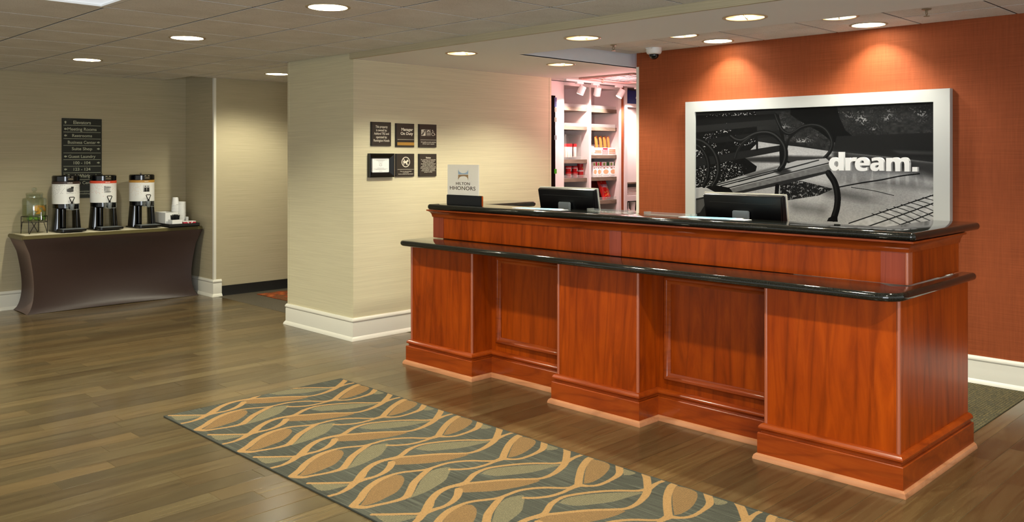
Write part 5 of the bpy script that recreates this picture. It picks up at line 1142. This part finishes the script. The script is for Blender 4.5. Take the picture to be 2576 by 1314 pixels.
for i, px in enumerate((1495, 1500, 1506, 1511, 1516, 1521.5, 1526, 1530)):
    x = sx(px, Yp + .03); y = Yp - .012 + (i % 2) * .014; t_lean = .03
    mb = MB(); zz = z + .005; mb.prism([(x - .014, zz), (x + .014, zz), (x + .014 - t_lean, zz + .20 + (i % 2) * .012), (x - .014 - t_lean, zz + .20 + (i % 2) * .012)], y, y + .010, 'y')
    tag(mb.build('snack_stick', mst, org=(x, y, zz), bevel=.003), ['brown wrapped snack stick leftmost in the open box', 'second brown snack stick from the left in the open box', 'third brown snack stick from the left in the open box', 'fourth brown snack stick from the left in the open box', 'fifth brown snack stick from the left in the open box', 'sixth brown snack stick from the left in the open box', 'seventh brown snack stick from the left in the open box', 'brown wrapped snack stick rightmost in the open box'][i], 'snack stick', 'snack sticks in the open box')
# cereal style cartons
z = SZ[1, 3]; mgreen = principled('green_print', srgb(46, 110, 64), 0.5); mlime = principled('lime_print', srgb(130, 180, 70), 0.5)
for i, (pa, pb, c) in enumerate(((1489, 1499, 'packred'), (1499.3, 1510, 'packred'), (1512, 1529.7, 'g'), (1530.3, 1548, 'g'))):
    x0, x1 = sx(pa, Yp), sx(pb, Yp); t = carton('snack_carton', ['white snack carton with red corner, leftmost on the shelf', 'white snack carton with red corner, second on the shelf', 'white snack carton with green corner, third on the shelf', 'white snack carton with green corner, rightmost on the shelf'][i], 'carton', x0, x1, Yp - .02, Yp + .04, z, z + .172, M['paper'], 'snack cartons on the right bay'); w = x1 - x0; f = Yp - .0208
    mb = MB(); mb.box(x0 + w * .58, f, z + .128, x1 - .003, Yp - .0202, z + .170); mb.build('corner_print', mgreen if c == 'g' else M['packred'], t)
    mb = MB(); flat(mb, ell(x0 + w * .24, z + .146, min(.017, w * .2), .019, 16), Yp - .0202); mb.build('round_mark', mlime, t, fix=False)
    mb = MB(); flat(mb, ell(x0 + w * .5, z + .060, w * .38, .026, 18), Yp - .0202); mb.build('bowl_print', principled('tan_food_print', srgb(206, 160, 120), 0.5), t, fix=False)
    mb = MB(); mb.box(x0 + w * .12, f, z + .096, x0 + w * .42, Yp - .0202, z + .110); mb.box(x0 + w * .55, f, z + .100, x0 + w * .85, Yp - .0202, z + .110); tag(mb.build('product_print', principled('brown_print', srgb(140, 100, 84), 0.5), t, fix=False), kind='stuff')
    mb = MB(); mb.box(x0 + w * .12, f, z + .014, x0 + w * .9, Yp - .0202, z + .018); mb.build('text_line', principled('grey_text', srgb(150, 150, 140), 0.6), t)
# snack bags
def bag(label, px, y, z, w, h, lean, roll, mt, printed):
    x = sx(px, y); t = thing('snack_bag', label, 'bag', (x, y, z), 'red snack bags'); n, k_ = 10, 12; mb = MB(); R_ = Matrix.Rotation(lean, 3, 'X') @ Matrix.Rotation(roll, 3, 'Y')
    def pt(u, v, s):
        th = .030 * max(0, math.sin(PI * u)) ** .6 * max(0, math.sin(PI * v)) ** .55; q = R_ @ Vector(((u - .5) * w * (1 - .05 * math.sin(PI * v)), s * th, v * h)); return (x + q.x, y + q.y, z + .006 + q.z)
    for s in (-1, 1):
        o = len(mb.v); mb.v += [pt(i / n, j / k_, s) for j in range(k_ + 1) for i in range(n + 1)]
        mb.f += [(o + j * (n + 1) + i, o + j * (n + 1) + i + 1, o + (j + 1) * (n + 1) + i + 1, o + (j + 1) * (n + 1) + i) for j in range(k_) for i in range(n)]; mb.m += [0] * (n * k_)
    mb.build('pouch', mt, t, smooth=60, fix=False)
    if printed:
        mb = MB()
        def patch(pts): mb.add([tuple(Vector(pt(u, v, -1)) + Vector((0, -.002, 0))) for u, v in pts], [tuple(range(len(pts)))])
        random.seed(3)
        for _ in range(16):
            u, v, a = random.uniform(.2, .8), random.choice((random.uniform(.06, .40), random.uniform(.06, .40), random.uniform(.84, .93))), random.uniform(0, 3); s1 = .075
            patch([(u + s1 * math.cos(a), v + s1 * .55 * math.sin(a)), (u + s1 * .5 * math.cos(a + 2), v + s1 * .45 * math.sin(a + 2)), (u + s1 * .5 * math.cos(a + 4), v + s1 * .45 * math.sin(a + 4))])
        tag(mb.build('snack_print', principled('yellow_print', srgb(236, 190, 96), 0.5), t, fix=False), kind='stuff')
        tmp = MB(); lettering(tmp, 'UGLES', 'y', 0, 0, 1.0, 0.0, 1.0, bold=.05); mb = MB()
        mb.add([tuple(Vector(pt(.5 + a * .62, .66 + b_ * .16 - a * .10, -1)) + Vector((0, -.0025, 0))) for a, _d, b_ in tmp.v], tmp.f); mb.build('lettering', principled('pale_letter_print', srgb(226, 222, 236), 0.5), t, fix=False)
        mb = MB(); patch([(.55, .52), (.78, .47), (.80, .53), (.58, .57)]); mb.build('badge_print', M['gold'], t, fix=False)
z = SZ[1, 4]; mbag = principled('red_foil', srgb(206, 34, 28), 0.25); mbag2 = principled('dark_red_foil', srgb(120, 24, 26), 0.25)
bag('red snack bag with yellow corn print and pale lettering, front right', 1527, Yp - .005, z, .165, .235, -.22, -.22, mbag, True)
bag('dark red snack bag behind the front bag, middle', 1510, Yp + .12, z, .16, .225, -.2, -.30, mbag2, False)
bag('dark red snack bag at the back left of the shelf', 1499, Yp + .19, z, .16, .23, -.15, -.12, mbag2, False)
# tall white unit on the right with a blue box, towels and cups
XU0, XU1 = sx(1571), 8.70
tu = thing('white_cabinet', 'white cabinet with cubbies at the right end of the snack shop', 'cabinet', (8.4, YS, 0))
zc = lambda py: z_at(py, 8.25, YS)
mb = MB(); mb.box(XU0, YS, 0, XU0 + .055, YB, 2.352); mb.build('side_panel', M['cabinet'], tu, bevel=.002)
mb = MB(); mb.box(XU1 - .05, YS, 0, XU1, YB, 2.352); mb.build('side_panel', M['cabinet'], tu)
mb = MB(); mb.box(XU0 + .055, YB, 0, XU1 - .05, YB + .02, 2.352); mb.build('back_panel', M['cabinet'], tu)
for nm, a, b_ in (('top_rail', 221, 205), ('upper_shelf', 270, 261), ('dark_gap_strip', 463.5, 459.5), ('ledge', 506, 492), ('lower_shelf', 545, 532)):  # the dark strip stands in for the shaded gap above the towels
    mb = MB(); mb.box(XU0 + .056, YS + .004, zc(a), XU1 - .051, YB - .001, zc(b_)); mb.build(nm, M['shelf_edge'] if nm == 'dark_gap_strip' else M['cabinet'], tu, bevel=.002)
mb = MB(); mb.box(XU0 + .056, YS + .06, zc(459), XU1 - .051, YS + .075, zc(270.5)); mb.build('door_panel', M['cabinet'], tu)
mb = MB(); mb.tube([(XU0 + .085, YS + .06, zc(421)), (XU0 + .085, YS + .045, zc(421))], .006, 10); mb.build('knob', M['white'], tu, smooth=50)
mb = MB(); mb.box(XU0 + .056, YS + .2, zc(532), XU1 - .051, YS + .21, zc(507)); mb.build('dark_back', M['matte_black'], tu)
t = carton('blue_box', 'navy blue box in the top cubby of the white cabinet', 'box', XU0 + .13, XU0 + .42, YS + .05, YS + .30, zc(261) + .001, zc(228), M['navy'])
mb = MB(); mb.box(XU0 + .128, YS + .048, zc(232), XU0 + .422, YS + .302, zc(226.5)); mb.build('lid', M['navy'], t)
for i in range(4):
    z0_ = zc(492) + .001 + i * .024; mb = MB(); mb.box(XU0 + .11, YS + .04, z0_, XU0 + .30, YS + .25, z0_ + .0235); tag(mb.build('folded_towel', M['towel'], org=(XU0 + .2, YS + .15, z0_), bevel=.009, smooth=50), ['bottom folded white towel of the stack in the cabinet', 'second folded white towel from the bottom of the stack', 'third folded white towel from the bottom of the stack', 'top folded white towel of the stack in the cabinet'][i], 'towel', 'folded towels')
cup('white_scoop', 'white long stemmed scoop in the lower dark niche', 'scoop', None, XU0 + .155, YS + .06, zc(532) + .0005, [(.001, 0), (.022, 0), (.022, .01), (.008, .03), (.007, .10), (.012, .104), (.001, .105)], M['white'])
cup('white_tumbler', 'white tumbler in the lower dark niche of the cabinet', 'tumbler', None, XU0 + .235, YS + .06, zc(532) + .0005, [(.001, 0), (.026, 0), (.036, .11), (.034, .11), (.024, .004), (.001, .004)], M['white'])
# beverage cooler sliver in the end panel
t = thing('drinks_cooler', 'narrow black glass fronted drinks cooler at the shop corner', 'cooler', (6.86, YS - .02, 0))
mb = MB(); mb.box(6.70, YS - .035, 0.0, x_on(1397, 6.215), YS - .001, z_at(241, 6.9, 6.2)); mb.build('housing', M['gloss_black'], t)
for i, (yy_, c) in enumerate(((250, 'navy'), (262, 'navy'), (275, 'tbar'), (300, 'tbar'), (345, 'silver'), (430, 'lime_rind'))):
    mb = MB(); z_ = z_at(yy_, 6.88, 6.2); mb.box(6.85, YS - .038, z_ - .03, 6.885, YS - .0352, z_ + .02); mb.build('bottle_front', M[c], t)
# track lights
trk = thing('track_rail', 'white ceiling track rail carrying the shop spotlights', 'track', (7.5, 6.06, 2.35))
mb = MB(); mb.box(6.85, 6.045, 2.338, 8.6, 6.075, 2.359); mb.build('rail', M['white'], trk)
for i, px in enumerate((1463, 1503, 1562, 1610, 1660)):  # last two heads are unseen, added to brighten the white cabinet
    x = x_on(px, 6.06); y = 6.06; t = thing('track_light', ['white cylinder spotlight on the shop track, left of three', 'white cylinder spotlight on the shop track, middle of three', 'white cylinder spotlight on the shop track, right of three', 'added track spotlight hidden behind the orange wall end', 'last added track spotlight hidden behind the orange wall'][i], 'spotlight', (x, y, 2.338), 'track spotlights in the shop')
    mb = MB(); mb.box(x - .09, y - .017, 2.318, x + .02, y + .017, 2.3375); mb.build('adapter', M['white'], t, bevel=.002)
    mb = MB(); mb.tube([(x, y, 2.318), (x, y, 2.275)], .007, 8); mb.build('stem', M['white'], t, smooth=50)
    d = Vector(((-.25, .12, -.5, .1, .2)[i], .35, -1)).normalized(); c = Vector((x, y, 2.255))
    mb = MB(); mb.tube([c - d * .045, c - d * .040, c + d * .048], [.034, .038, .040], 20); mb.build('head', M['white'], t, smooth=40)
    mb = MB(); mb.tube([c + d * .0485, c + d * .050], .033, 16); mb.build('lens', M['lampsoft'], t)
    l = bpy.data.lights.new('spot', 'SPOT'); l.energy = SHOP_W; l.color = (1.0, 0.84, 0.80); l.spot_size = 2.0; l.spot_blend = .8; l.shadow_soft_size = .03
    o = bpy.data.objects.new('spot', l); C.objects.link(o); o.location = Vector(c + d * .06) - Vector((x, y, 2.338)); o.rotation_euler = d.to_track_quat('-Z', 'Y').to_euler(); o.parent = t
# cassette vent in the shop ceiling
t = thing('ceiling_vent', 'square ceiling vent with louvres in the shop ceiling', 'vent', (7.2, 5.5, ZS)); x0, x1, y0, y1 = 6.85, 7.65, 5.18, 5.88
for a in ((x0, y0, x1, y0 + .05), (x0, y1 - .05, x1, y1), (x0, y0 + .05, x0 + .05, y1 - .05), (x1 - .05, y0 + .05, x1, y1 - .05)):
    mb = MB(); mb.box(a[0], a[1], ZS - .018, a[2], a[3], ZS - .0005); mb.build('frame_side', M['pink'], t, bevel=.003)
for i in range(6):
    y = y0 + .09 + i * .1; mb = MB(); mb.prism([(y, ZS - .016), (y + .06, ZS - .004), (y + .06, ZS - .002), (y, ZS - .014)], x0 + .05, x1 - .05, 'x'); mb.build('louvre', M['cabinet'], t)
l = bpy.data.lights.new('added_pink_fill', 'POINT'); l.energy = 14; l.color = (1.0, 0.42, 0.42); l.shadow_soft_size = .2  # added pink lamp to tint wall and soffit; no fixture here
o = bpy.data.objects.new('added_pink_fill', l); C.objects.link(o); o.location = (0, 0, -.12); o.parent = t
sprinkler(x_on(1516, 5.75), 5.75, ZS, 'small pale sprinkler head in the shop ceiling beside the vent')
